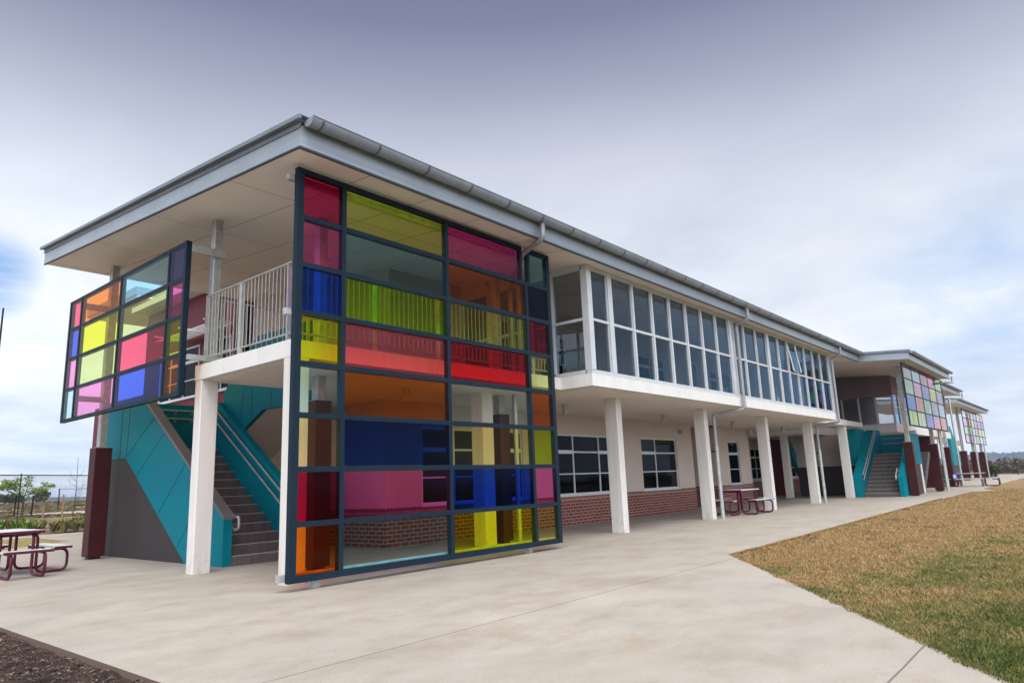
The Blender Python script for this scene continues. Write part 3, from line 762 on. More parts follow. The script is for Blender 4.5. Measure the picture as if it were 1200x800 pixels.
# ------------------------------------------------------------------ main staircase under the deck
st = empty('staircase', (6.24, 11.95, 0), 'teal clad switchback staircase rising beside the white end columns', 'staircase')
RI, GO, NR = .17, .25, 13
def sawtooth(y0, z0, n, d=1):
    p = []
    for k in range(n): p += [(y0+d*GO*k, z0+RI*k), (y0+d*GO*k, z0+RI*(k+1))]
    return p
pf = sawtooth(11.95, 0, NR) + [(15.4, RI*NR), (15.4, RI*NR-.16), (15.0, RI*NR-.16), (12.5, 0)]
s1 = MB().prism(pf, 'x', 6.405, 7.598).build('lower_flight', M['stair'], st)
ns = MB()
for k in range(NR): ns.box(6.41, 7.59, 11.946+GO*k, 11.985+GO*k, RI*(k+1)-.012, RI*(k+1)+.003)
ns.build('nosing', M['nosing'], s1)
MB().box(6.405, 9.15, 15.402, 17.5, RI*NR-.16, RI*NR).build('landing', M['stair'], st)
pf = [(15.1-GO*k+(0), RI*NR+ (1.19/7)*k) for k in range(0)]
up_ = []
for k in range(7): up_ += [(15.15-GO*k, 2.21+.17*k), (15.15-GO*k, 2.21+.17*(k+1))]
up_ += [(13.41, 3.40), (13.41, 3.1), (15.3, 2.05), (15.399, 2.05), (15.399, 2.209), (15.16, 2.209)]
MB().prism(up_, 'x', 7.87, 9.14).build('upper_flight', M['stair'], st)
MB().prism([(13.41, 3.080), (15.29, 2.035), (15.29, 2.046), (13.41, 3.094)], 'x', 7.875, 9.135).build('flight_soffit', M['under'], st)
MB().box(6.42, 9.13, 15.41, 17.48, 2.03, 2.046).build('landing_soffit', M['under'], st)
def strip(mb, x, p, q, w=.007, mi=1):
    (y0, z0), (y1, z1) = p, q; L = math.hypot(y1-y0, z1-z0); ny, nz = -(z1-z0)/L*w, (y1-y0)/L*w
    mb.prism([(y0-ny, z0-nz), (y1-ny, z1-nz), (y1+ny, z1+nz), (y0+ny, z0+nz)], 'x', x-.003, x+.02, mi)
w0 = MB()
w0.prism([(11.97, 0), (11.97, .80), (15.35, 3.10), (15.7, 3.34), (17.62, 3.34), (17.62, 2.085), (16.38, 2.085), (13.36, 0)], 'x', 6.24, 6.40)
for p, q in (((16.38, 2.10), (15.05, 2.86)), ((15.75, 1.68), (14.55, 2.50)), ((14.62, .90), (13.55, 1.82)), ((13.72, .27), (12.75, 1.28)), ((16.72, 2.10), (16.72, 3.33)), ((16.36, 2.12), (16.30, 3.33))):
    strip(w0, 6.24, p, q)
w0o = w0.build('outer_balustrade', [M['teal'], M['teal_joint']], st)
cp_ = MB(); cp_.prism([(11.95, .80), (11.95, .86), (15.35, 3.17), (15.7, 3.40), (17.64, 3.40), (17.64, 3.342), (15.71, 3.342), (15.36, 3.10)], 'x', 6.225, 6.415)
cp_.build('coping', M['coping'], w0o)
MB().prism([(13.40, 0), (16.37, 2.082), (17.5, 2.082), (17.5, 0)], 'x', 6.255, 6.38).build('infill_panel', M['greyclad'], st)
w1 = MB(); w1.prism([(11.96, 0), (11.96, 1.15), (15.1, 3.27), (15.1, 1.95), (12.95, .3), (12.95, 0)], 'x', 7.60, 7.74)
w1.build('inner_balustrade', M['teal'], st)
w2 = MB(); w2.prism([(11.67, 2.95), (11.67, 4.58), (13.75, 4.58), (15.1, 3.5), (15.1, 1.98), (14.14, 2.62), (13.43, 2.95)], 'x', 7.75, 7.855)
for p, q in (((14.4, 2.5), (14.05, 4.3)), ((13.87, 2.78), (13.87, 4.5)), ((13.1, 2.97), (13.1, 4.57)), ((12.5, 2.97), (12.5, 4.57))): strip(w2, 7.75, p, q)
w2.build('upper_balustrade', [M['teal'], M['teal_joint']], st)
MB().box(6.405, 9.15, 17.505, 17.62, 2.05, 3.46).build('landing_wall', M['teal'], st)
def handrail(parent, pts, brk, r=.021, wall=None):
    o = MB().tube(fillet(pts, .06), r, 10).build('handrail', M['balu'], parent)
    b = MB()
    for p, q in brk: b.tube([p, q], .011, 6); b.tube([Vector(q)-(Vector(q)-Vector(p)).normalized()*.012, q], .03, 8)
    b.build('rail_bracket', M['galv'], o); return o
for dz in (0, -.235):
    f = lambda y: 1.453+(y-12.6)*.6655+dz
    handrail(st, [(7.54, 12.05, f(12.05)), (7.54, 15.0, f(15.0))], [((7.54, y, f(y)-.02), (7.6, y, f(y)-.06)) for y in (12.5, 13.6, 14.55)])
    g = lambda y: .83+(y-12.05)*.68+dz*.55+.13
    handrail(st, [(7.0, 17.43, 3.30+dz*.85), (9.0, 17.43, 3.30+dz*.85)], [((x, 17.43, 3.28+dz*.85), (x, 17.505, 3.24+dz*.85)) for x in (7.35, 7.75, 8.15, 8.7)])
handrail(st, [(6.47, 14.9, 2.72), (6.47, 12.04, .82), (6.47, 11.88, .84), (6.47, 11.86, .64), (6.47, 12.02, .60), (6.47, 14.9, 2.50)], [((6.47, 13.0, 1.5), (6.40, 13.0, 1.48))], .024)

# ------------------------------------------------------------------ coloured glass screens
def screen(loc, label, axis, plane, edges, rails, colors, ew=.10, mw_=.072, rw=.072, depth=.092, ior=1.26, gapcell=None, group=None):
    """edges: vertical member centres; rails: horizontal member centres, bottom first; colors: rows top first"""
    t = empty('glass_screen', loc, label, 'glass screen', group)
    fr = MB(); n = len(edges)-1
    def bx(m, a, b, d0, d1, c, e):
        if axis == 'x': m.box(a, b, plane+d0, plane+d1, c, e)
        else: m.box(plane+d0, plane+d1, a, b, c, e)
    zb, zt = rails[0]-rw/2, rails[-1]+rw/2
    nr = len(rails)-1
    for i, e in enumerate(edges):
        w = ew if i in (0, n) else mw_
        top = zt
        if gapcell and i == gapcell: top = rails[-2]+rw/2-.002
        bx(fr, e-w/2, e+w/2, 0, depth, zb, top)
    for j, z in enumerate(rails):
        for i in range(n):
            a = edges[i]+(ew if i == 0 else mw_)/2; b = edges[i+1]-(ew if i == n-1 else mw_)/2
            if gapcell and j == nr and i in (gapcell-1, gapcell):
                if i == gapcell-1:
                    b = edges[i+1]-.15; bx(fr, b, b+.05, .004, depth, rails[-2]+rw/2, zt); b -= .001
                else:
                    a = edges[i]+.075; bx(fr, a, a+.06, .004, depth, rails[-2]+rw/2, zt); a += .061
            elif gapcell and j == nr-1 and i in (gapcell-1, gapcell):
                pass
            h = rw if j else rw*1.35
            bx(fr, a, b, .004, depth-.004, z-h/2+(0 if j else .012), z+h/2)
    fr.build('frame', M['navy'], t)
    for r, row in enumerate(colors):
        z0 = rails[nr-1-r]+rw/2; z1 = rails[nr-r]-rw/2
        if r == nr-1: z0 += .015
        for i, c in enumerate(row):
            a = edges[i]+(ew if i == 0 else mw_)/2; b = edges[i+1]-(ew if i == n-1 else mw_)/2
            if gapcell and r == 0:
                if i == gapcell-1: b = edges[i+1]-.15
                if i == gapcell: a = edges[i]+.135
            g = MB(); bx(g, a+.002, b-.002, .010, .018, z0+.002, z1-.002)
            p = g.build('glass_pane', tint(c, ior), t)
            p['label'] = f'{c} pane in row {r+1} from the top' if False else f'{c} coloured glass pane'
    return t
RZ = [.14, .82, 1.52, 2.23, 2.925, 3.635, 4.315, 5.0, 5.685]
fs = screen((5.08, 8.05, 0), 'tall bright coloured glass screen standing on the pavement before the deck', 'x', 8.05,
    [5.13, 5.865, 7.975, 10.10, 10.81], RZ,
    [['crimson', 'olive', 'magenta', 'teal'], ['magenta', 'slate blue', 'burnt orange', 'navy'], ['cobalt', 'lime', 'khaki', 'deep crimson'],
     ['yellow', 'coral', 'red', 'pale lime'], ['aqua', 'orange', 'pale aqua', 'burnt orange'], ['amber', 'dark blue', 'pale yellow', 'chartreuse'],
     ['deep crimson', 'magenta', 'blue', 'magenta'], ['orange', 'aqua', 'yellow', 'pale yellow']], gapcell=3, ior=1.13)
for z in (5.585, 3.635, .17):
    MB().box(4.99, 9.9 if z > 5 else 10.84, 8.145, 8.215, z-.045, z+.045).build('support_rail', M['galv'], fs)
for x in (5.55, 10.02): MB().box(x-.06, x+.06, 8.15, 8.26, 0, .118).build('foot', M['galv'], fs)
bo = MB()
for x in (5.42, 5.6, 6.4, 6.95, 7.5, 8.5, 9.05, 9.6, 10.45):
    bo.tube([(x, 8.085, .225), (x, 8.098, .225)], .008, 8)
bo.build('bolt', M['galv'], fs)
ls = screen((5.1, 11.45, 2.85), 'smaller coloured glass screen hung off the deck end beside the stairs', 'y', 5.1,
    [11.495, 12.12, 14.225, 16.32, 16.975], [2.885, 3.55, 4.215, 4.875, 5.50],
    [['violet blue', 'sky blue', 'salmon', 'rose'], ['magenta', 'pale lime', 'lemon', 'periwinkle'], ['chartreuse', 'rose', 'pale lime', 'pink'], ['salmon', 'periwinkle', 'pink', 'aqua']],
    ew=.075, mw_=.058, rw=.056, ior=1.14)
MB().box(5.192, 5.80, 11.415, 11.455, 5.33, 5.47).build('arm', M['galv'], ls)
MB().box(5.192, 5.74, 11.405, 11.455, 3.46, 3.55).build('arm', M['galv'], ls)
MB().box(5.192, 5.86, 16.62, 16.655, 5.33, 5.47).box(5.192, 5.86, 16.62, 16.655, 3.3, 3.42).build('arm', M['galv'], ls)

# ------------------------------------------------------------------ small fixtures
def downlight(x, y, label, z=3.127):
    t = empty('ceiling_light', (x, y, z), label, 'ceiling light', 'cylinder lights under the slab')
    b = MB().tube([(x, y, z), (x, y, z-.25)], .075, 20); b.build('housing', M['galv'], t)
    MB().tube([(x, y, z-.251), (x, y, z-.256)], .062, 20).build('lens', M['plank'], t)
for x, y, l in ((14.3, 10.33, 'cylinder ceiling light just right of the coloured screen, left of the first front column'), (19.55, 10.35, 'cylinder ceiling light above the two light window, left of the second front column'),
                (24.83, 10.37, 'cylinder ceiling light between the second and third front columns'), (30.1, 10.4, 'farthest cylinder ceiling light, near the inner column'),
                (8.91, 10.2, 'cylinder ceiling light seen through the orange pane'), (11.66, 10.6, 'cylinder ceiling light seen through the clear pane beside the brown post')):
    downlight(x, y, l)
sp_ = empty('wall_speaker', (29.7, 11.7, 2.84), 'small white box speaker on the wall corner under the slab', 'speaker')
MB().bbox(29.62, 29.80, 11.60, 11.78, 2.84, 3.06, .02).build('cabinet', M['alu'], sp_)
MB().box(29.64, 29.78, 11.594, 11.599, 2.86, 3.04).build('grille', M['plank'], sp_)

# ------------------------------------------------------------------ picnic tables
def picnic(loc, rz, label):
    t = empty('picnic_table', (0, 0, 0), label, 'picnic table', 'maroon framed picnic tables')
    # long axis x
    def slab(nm, cx, cy, lx, ly, z, n, along):
        o = MB()
        w = (ly if along == 'x' else lx)/n
        for k in range(n):
            if along == 'x': o.bbox(cx-lx/2, cx+lx/2, cy-ly/2+w*k+.003, cy-ly/2+w*(k+1)-.003, z-.028, z, .008)
            else: o.bbox(cx-lx/2+w*k+.003, cx-lx/2+w*(k+1)-.003, cy-ly/2, cy+ly/2, z-.028, z, .008)
        e = o
        e.box(cx-lx/2-.02, cx-lx/2-.001, cy-ly/2-.001, cy+ly/2+.001, z-.045, z-.004, 1); e.box(cx+lx/2+.001, cx+lx/2+.02, cy-ly/2-.001, cy+ly/2+.001, z-.045, z-.004, 1)
        return o.build(nm, [M['plank'], M['tube']], t)
    slab('tabletop', 0, 0, 1.45, .76, .75, 4, 'x')
    for s in (-1, 1):
        slab('bench_seat', 0, .69*s, 1.45, .27, .45, 2, 'x')
        slab('bench_seat', 1.20*s, 0, .27, .72, .45, 2, 'y')
    rr = .0245
    for s in (-1, 1):
        for x in (-.60, .60):
            p = [(x, .0, .70), (x, .32*s, .70), (x, .32*s, .03), (x, .80*s, .03), (x, .80*s, .40), (x, .52*s, .40)]
            MB().tube(fillet(p, .13, 6), rr, 10).build('leg', M['tube'], t)
        for y in (-.24, .24):
            p = [(.35*s, y, .70), (.66*s, y, .70), (.66*s, y, .03), (1.34*s, y, .03), (1.34*s, y, .40), (1.06*s, y, .40)]
            MB().tube(fillet(p, .13, 6), rr, 10).build('leg', M['tube'], t)
    fr = MB()
    for y in (-.3, .3): fr.box(-.7, .7, y-.02, y+.02, .685, .721)
    fr.build('top_frame', M['tube'], t)
    t.location = loc; t.rotation_euler = (0, 0, rz); return t
pt = picnic((3.87, 15.15, 0), R(90), 'picnic table with maroon tube legs and pale top on the pavement beside the brown post')
copy_thing(pt, (21.75, 9.10, 0), R(0), 'picnic table with maroon tube legs standing between two white front columns')
copy_thing(pt, (48.0, 6.25, 0), R(90), 'farthest picnic table, at the lawn edge below the distant glass screens')
bg = empty('school_bag', (47.4, 6.95, .452), 'blue and white bag left on the bench of the farthest picnic table', 'bag')
MB().bbox(47.2, 47.55, 6.82, 7.02, .452, .80, .06).build('body', M['bag_blue'], bg)
MB().bbox(47.16, 47.198, 6.85, 6.99, .50, .70, .01).build('pocket', M['bag_white'], bg)
MB().tube(fillet([(47.32, 6.92, .80), (47.32, 6.92, .88), (47.44, 6.92, .88), (47.44, 6.92, .80)], .03), .012, 6).build('handle', M['bag_blue'], bg)

# ------------------------------------------------------------------ second block
b2b = empty('school_building', (32.05, 5.63, 0), 'middle school block with its own projecting roof, glazed upper room and brown posts', 'building')
def simple_roof(parent, x0, x1, yf, yb, gx=True):
    r = MB().prism([(yf-.06, zs(yf-.06)+.345), (yb, zs(yb)+.345), (yb, zs(yb)+.385), (yf-.06, zs(yf-.06)+.385)], 'x', x0-.02, x1+.02).build('roof', M['roof'], parent)
    MB().prism([(yf+.03, zs(yf+.03)), (yb-.03, zs(yb-.03)), (yb-.03, zs(yb-.03)+.03), (yf+.03, zs(yf+.03)+.03)], 'x', x0+.03, x1-.03).build('soffit', M['under'], parent)
    f = MB(); f.box(x0, x1, yf, yf+.028, zs(yf)-.002, zs(yf)+.30)
    for x in (x0, x1-.028):
        f.prism([(yf+.03, zs(yf+.03)), (yb, zs(yb)), (yb, zs(yb)+.27), (yf+.03, zs(yf+.03)+.27)], 'x', x, x+.028)
    f.build('fascia', M['fascia'], r)
    l = MB(); l.box(x0-.004, x1, yf-.006, yf+.03, zs(yf)-.035, zs(yf)-.004)
    l.prism([(yf-.08, zs(yf)+.285), (yb, zs(yb)+.285), (yb, zs(yb)+.39), (yf-.08, zs(yf)+.385)], 'x', x0-.045, x0-.022)
    l.build('verge_flashing', M['roof'], r)
    gutter(r, x0+.03, x1+.05, yf-.10, zs(yf)+.315, step=1.9)
    return r
simple_roof(b2b, 32.06, 41.7, 5.63, 17.85)
simple_roof(b2b, 41.78, 54.0, 6.85, 17.8)
s2 = MB(); s2.prism([(38.5, 7.75), (54, 7.75), (54, 17.5), (34.2, 17.5), (34.2, 10.6), (38.5, 10.6)], 'z', 2.95, 3.33); s2.build('floor_slab', M['slab_white'], b2b)
u2 = MB()
u2.box(38.5, 38.68, 7.75, 11.6, 4.76, zs(7.75)-.003); u2.prism([(7.75, zs(7.75)-.003), (11.6, zs(7.75)-.003), (11.6, zs(11.6)-.003)], 'x', 38.5, 38.68)
u2.box(38.7, 54, 7.76, 7.92, 4.9, zs(7.76)-.004); u2.box(34.2, 38.5, 11.62, 11.8, 3.34, 6.1)
u2.box(38.7, 54, 12.0, 12.2, 3.335, 6.1)
M['header'] = painted('dark_header_panel', (.20, .17, .18), .7, 0, .08); u2.build('header_panel', M['header'], b2b)
g2 = MB(); pnl = []
ysb = [7.77, 8.55, 9.35, 10.15, 10.95, 11.58]
for a in ysb: g2.box(38.53, 38.63, a-.04, a+.04, 3.335, 4.758)
for a, b in zip(ysb, ysb[1:]): g2.box(38.55, 38.61, a+.04, b-.04, 3.335, 3.40); pnl.append((a+.04, b-.04, 3.40, 4.758))
xsb = [38.85+1.15*k for k in range(14)]
for a in xsb: g2.box(a-.05, a+.05, 7.79, 7.89, 3.335, 4.898)
for a, b in zip(xsb, xsb[1:]): g2.box(a+.05, b-.05, 7.81, 7.87, 4.2, 4.26); g2.box(a+.05, b-.05, 7.81, 7.87, 3.335, 3.4)
g2 = g2.build('window_wall', M['alu'], b2b)
for a, b, c, d in pnl: MB().box(38.57, 38.578, a, b, c, d).build('pane', M['glass_gallery'], g2)
for a, b in zip(xsb, xsb[1:]): MB().box(a+.05, b-.05, 7.83, 7.838, 3.4, 4.2).box(a+.05, b-.05, 7.83, 7.838, 4.26, 4.898).build('pane', M['glass_gallery'], g2)
post(b2b, 34.65, 6.62, 2.30, zs(6.62)-.002, .17, .36); post(b2b, 40.15, 6.58, 2.30, zs(6.58)-.002, .17, .36); post(b2b, 48.9, 7.35, 2.30, zs(7.35)-.002, .17, .36)
MB().bbox(37.9, 38.2, 6.85, 7.15, 0, 2.94, .01).build('column', M['white'], b2b)
MB().box(36.9, 37.05, 9.0, 12.2, 1.42, 2.95).build('under_stair_wall', M['render'], b2b)
MB().box(36.86, 37.06, 9.0, 12.2, 0, 1.415).build('under_stair_base', M['greyclad'], b2b)
MB().box(33.62, 36.2, 8.72, 8.98, 3.16, 3.38).build('tie_beam', M['slab_white'], b2b)
MB().prism([(35.6, 3.12), (36.1, 3.12), (38.0, 1.4), (38.0, .9), (37.6, 1.0)], 'y', 12.3, 12.5).build('rear_stair_stringer', M['teal'], b2b)
pipe(b2b, [(41.72, 5.53, 5.70), (41.72, 5.53, 5.40), (40.3, 5.72, 5.32), (40.3, 6.28, 5.2), (40.3, 6.28, 0)], .055, 'pipe_galv')
pipe(b2b, [(40.75, 6.3, 4.6), (40.75, 6.3, 0)], .055, 'pipe_galv')
pipe(b2b, [(54.0, 6.75, 5.85), (54.0, 6.75, 5.5), (50.2, 7.0, 5.3), (50.2, 7.0, 0)], .055, 'pipe_galv')
MB().box(46.9, 47.1, 7.6, 9.6, 0, 2.94).build('dark_return_wall', M['brown'], b2b)
ms = empty('staircase', (33.9, 7.0, 0), 'teal staircase with grey treads facing the path under the middle roof', 'staircase')
N2 = 11
pf = []
for k in range(N2): pf += [(33.9+GO*k, RI*k), (33.9+GO*k, RI*(k+1))]
pf += [(38.1, RI*N2), (38.1, RI*N2-.2), (36.6, RI*N2-.2), (34.5, 0)]
f2 = MB().prism(pf, 'y', 7.03, 8.48).build('flight', M['stair'], ms)
ns = MB()
for k in range(N2): ns.box(33.896+GO*k, 33.94+GO*k, 7.04, 8.47, RI*(k+1)-.014, RI*(k+1)+.003)
ns.build('nosing', M['nosing'], f2)
MB().prism([(33.75, 0), (33.75, .84), (37.0, 3.05), (38.3, 3.05), (38.3, 0)], 'y', 8.5, 8.85).build('balustrade_wall', M['teal'], ms)
MB().box(35.4, 36.85, 8.86, 9.55, 1.45, 3.1).build('balustrade_wall', M['teal'], ms)
MB().prism([(33.75, 0), (33.75, .84), (36.4, 2.75), (38.25, 2.75), (38.25, 1.36), (36.5, 1.36), (35.0, 0)], 'y', 6.84, 7.02).build('balustrade_wall', M['teal'], ms)
MB().prism([(35.05, 0), (36.52, 1.355), (37.88, 1.355), (37.88, 0)], 'y', 6.87, 7.0).build('infill_panel', M['greyclad'], ms)
MB().box(38.12, 38.22, 7.03, 8.49, 1.6, 2.82).build('landing_wall', M['teal'], ms)
for dz in (0, -.24):
    handrail(ms, [(38.06, 7.15, 2.62+dz), (38.06, 8.4, 2.62+dz)], [((38.06, 7.8, 2.6+dz), (38.12, 7.8, 2.58+dz))])
    handrail(ms, [(33.85, 8.42, .98+dz), (37.2, 8.42, 3.20+dz)], [((35, 8.42, 1.72+dz), (35, 8.5, 1.70+dz))])
handrail(ms, [(34.2, 7.1, 1.2), (33.72, 7.1, .92), (33.66, 7.1, .72), (34.2, 7.1, .98)], [((34.1, 7.1, 1.1), (34.1, 7.03, 1.08))], .024)
# third stair, in the shade behind the brown posts
ts = empty('staircase', (42.6, 7.6, 0), 'dark stair half hidden behind the brown post and downpipes', 'staircase')
pf = []
for k in range(12): pf += [(43.0+GO*k, RI*k), (43.0+GO*k, RI*(k+1))]
pf += [(46.8, RI*12), (46.8, RI*12-.2), (46.2, RI*12-.2), (43.6, 0)]
MB().prism(pf, 'y', 7.8, 9.2).build('flight', M['stair'], ts)
MB().prism([(42.8, 0), (42.8, .84), (46.0, 3.0), (46.85, 3.0), (46.85, 0)], 'y', 9.21, 9.4).build('balustrade_wall', M['teal'], ts)
handrail(ts, [(42.9, 9.1, 1.0), (46.0, 9.1, 3.1)], [((44, 9.1, 1.7), (44, 9.21, 1.7))])
screen((32.3, 5.95, 2.88), 'middle coloured glass screen hung above the teal stair, reflecting the sky', 'x', 5.95,
    [32.2, 33.95, 35.7, 37.45, 39.2, 40.95], [2.90, 3.55, 4.21, 4.86, 5.48],
    [['mauve', 'sky blue', 'crimson', 'magenta', 'green'], ['green', 'pink', 'periwinkle', 'lemon', 'mauve'], ['periwinkle', 'salmon', 'green', 'mauve', 'sky blue'], ['chartreuse', 'pale lime', 'periwinkle', 'pink', 'salmon']],
    ew=.09, mw_=.05, rw=.05, depth=.05)
# ------------------------------------------------------------------ third block
b3 = empty('school_building', (61, 8, 0), 'farthest school block, a low roof over brown posts at the end of the path', 'building')
simple_roof(b3, 61.0, 78.0, 8.0, 16.5)
for x, y in ((66.6, 8.9), (72.8, 8.95), (77.0, 8.85)): post(b3, x, y, 2.30, zs(y)-.002, .2, .5)
MB().prism([(58.4, 1.2), (58.4, 4.0), (59.0, 4.0), (61.6, 2.2), (61.6, 1.2)], 'y', 8.45, 8.65).build('balustrade_wall', M['teal'], b3)
MB().box(58.4, 60.9, 8.5, 9.5, 0, 1.19).build('infill_panel', M['greyclad'], b3)
MB().box(66.5, 78, 10.4, 10.6, 3.0, 3.4).build('floor_slab', M['slab_white'], b3)
MB().box(69.5, 77, 11.5, 11.7, 0, 1.3).build('dark_wall', M['greyclad'], b3)
pipe(b3, [(69.4, 8.35, 5.5), (69.4, 8.35, 0)], .06, 'pipe_galv'); pipe(b3, [(75.2, 8.38, 2.95), (75.2, 8.38, 0)], .06, 'pipe_galv')
screen((64.2, 8.45, 2.9), 'farthest coloured glass screen with small panes, against the open sky', 'x', 8.45,
    [65.9, 67.9, 69.9, 71.9, 73.9, 75.9, 77.8], [2.92, 3.6, 4.28, 4.96, 5.62],
    [['aqua', 'pink', 'green', 'mauve', 'sky blue', 'salmon'], ['pink', 'salmon', 'lemon', 'mauve', 'magenta', 'periwinkle'], ['green', 'chartreuse', 'sky blue', 'pink', 'lemon', 'khaki'], ['pink', 'mauve', 'pink', 'green', 'aqua', 'mauve']],
    ew=.10, mw_=.06, rw=.06, depth=.05)

# ------------------------------------------------------------------ fences, stakes, poles
def fence(p, q, h, npost, label, rail=True, zf=tz, pr=.03, mat='chain'):
    p, q = Vector((*p, 0)), Vector((*q, 0)); L = (q-p).length; d = (q-p)/L
    t = empty('chain_link_fence', (p.x, p.y, 0), label, 'fence')
    ang = math.atan2(d.y, d.x)
    me = bpy.data.meshes.new('wire_mesh'); n = npost
    vs = []; 
    for i in range(n+1):
        s = L*i/n; z = zf(p.x+d.x*s, p.y+d.y*s); vs += [(s, 0, z), (s, 0, z+h)]
    me.from_pydata(vs, [], [(2*i, 2*i+2, 2*i+3, 2*i+1) for i in range(n)]); me.materials.append(M[mat])
    w = bpy.data.objects.new('wire_mesh', me); COL.objects.link(w); w.parent = t; w.rotation_euler = (0, 0, ang)
    r = MB(); r.tube([(p.x+d.x*L*i/n, p.y+d.y*L*i/n, zf(p.x+d.x*L*i/n, p.y+d.y*L*i/n)+h) for i in range(n+1)], pr*.85, 6); r.build('top_rail', M['black'], t)
    for i in range(n+1):
        s = L*i/n; x, y = p.x+d.x*s, p.y+d.y*s; z = zf(x, y)
        MB().tube([(x, y, z-.1), (x, y, z+h+.08)], pr, 8).build('post', M['black'], t)
    return t
# left fence: post seen 25 px in from the picture's edge at (10.96, 41.5)
fd = Vector((4.725, 2.795, 0)).normalized(); c0 = Vector((10.96, 41.45, 0))
a_, b_ = c0-fd*13, c0+fd*13
fence((a_.x, a_.y), (b_.x, b_.y), 2.27, 4, 'black chain link fence behind the garden bed, left of the building')
fence((85.9, 4.2), (85.0, 16.0), 1.25, 4, 'low dark chain link fence at the far end of the path, below the wooded hills', zf=lambda x, y: -.05, pr=.035)
fence((86.6, -30), (85.93, 4.0), 1.25, 8, 'dark boundary fence along the far edge of the dry lawn', zf=lambda x, y: -.05, pr=.035)
def stake(x, y, z0, h, lab, lean=0):
    o = MB().prism([(x-.03, y-.03), (x+.03, y-.03), (x+.03, y+.03), (x-.03, y+.03)], 'z', z0-.1, z0+h-.05)
    o.add([(x-.03, y-.03, z0+h-.05), (x+.03, y-.03, z0+h-.05), (x+.03, y+.03, z0+h-.05), (x-.03, y+.03, z0+h-.05), (x+lean, y, z0+h)], [(0, 1, 4), (1, 2, 4), (2, 3, 4), (3, 0, 4)])
    tag(o.build('timber_stake', M['timber'], loc=(x, y, z0)), lab, 'stake', 'timber stakes in the garden bed')
stake(10.05, 34.57, tz(10, 34.6), .98, 'short timber stake in the garden bed, between the leafy tree and the bare sapling')
stake(10.70, 34.37, tz(10.7, 34.4), 1.42, 'taller timber stake in the garden bed, beside the bare sapling')
MB_ = MB().tube([(8.905, 39.0, 0), (8.905, 39.0, 10.3)], .07, 10, r1=.04); lp_ = empty('light_pole', (8.905, 39.0, 0), 'tall dark pole rising at the left edge of the view', 'pole')
MB_.build('pole', M['black'], lp_); MB().box(8.75, 9.05, 38.9, 39.1, .2, .25).build('base_plate', M['galv'], lp_)
fp = empty('wire_post', (17.55, 57.3, .5), 'thin steel post with a wire in the field beyond the fence', 'post')
MB().tube([(17.55, 57.3, .4), (17.55, 57.3, 2.05)], .04, 6).build('post', M['black'], fp); MB().tube([(17.55, 57.3, 2.0), (21.5, 58.5, 2.0)], .012, 4).build('wire', M['black'], fp)
for x, y in ((45, 60),): pass

# ------------------------------------------------------------------ vegetation
def leafblob(mb, c, rx, ry, rz_, n, size, flat=.6, rd=random):
    for _ in range(n):
        while True:
            u = Vector((rd.uniform(-1, 1), rd.uniform(-1, 1), rd.uniform(-1, 1)))
            if u.length <= 1: break
        p = Vector((c[0]+u.x*rx, c[1]+u.y*ry, c[2]+u.z*rz_)); s = size*rd.uniform(.6, 1.4)
        a = Vector((rd.gauss(0, 1), rd.gauss(0, 1), rd.gauss(0, flat))).normalized()*s
        b = a.cross(Vector((rd.gauss(0, 1), rd.gauss(0, 1), rd.gauss(0, 1)))).normalized()*s*.45
        mb.add([p-a, p+b*.9, p+a, p-b*.9], [(0, 1, 2, 3)])
def branchy(tr, p, d, L, r, depth, tips, rd, spread=.6):
    q = p+d*L; m = p+d*L*.5+Vector((rd.uniform(-1, 1), rd.uniform(-1, 1), 0))*L*.05
    tr.tube([p, m, q], r, 6, r1=r*.62)
    if depth == 0: tips.append(q); return
    tips.append(q)
    for k in range(rd.choice((2, 3, 3))):
        nd = (d+Vector((rd.uniform(-1, 1), rd.uniform(-1, 1), rd.uniform(-.35, .6)))*spread).normalized()
        branchy(tr, q, nd, L*rd.uniform(.6, .85), r*.6, depth-1, tips, rd, spread)
# young leafy tree on its stakes
rd = random.Random(11); tz0 = tz(12.2, 45.4)
tree = empty('young_tree', (12.2, 45.4, tz0), 'young spreading tree with bright green leaves, behind the fence and tied to stakes', 'tree')
tr = MB(); tips = []; base = Vector((12.2, 45.4, tz0-.1))
tr.tube([base, base+Vector((.02, 0, .55)), base+Vector((0, .02, 1.0))], .055, 8, r1=.04)
for k in range(7):
    a = k/7*6.28+rd.uniform(-.3, .3); up_v = rd.uniform(.25, 1.0)
    branchy(tr, base+Vector((0, 0, .85+.05*k)), Vector((math.cos(a), math.sin(a), up_v)).normalized(), rd.uniform(.42, .62), .024, 2, tips, rd, .5)
tr.build('trunk', M['bark'], tree)
cr_ = MB()
for q in tips:
    if q.z < base.z+.75 or rd.random() < .25: continue
    leafblob(cr_, q, .20, .20, .11, rd.choice((16, 26, 40)), .062, .5, rd)
cr_.build('crown', M['leaf'], tree); tree.scale = (1.2, 1.2, 1.12)
stk = MB()
for x, y in ((11.85, 45.2), (12.5, 45.15), (12.3, 45.8)): 
    MB().tube([(x, y, tz0-.1), (x+.02, y, tz0+1.05)], .035, 6).build('support_stake', M['black'], tree)
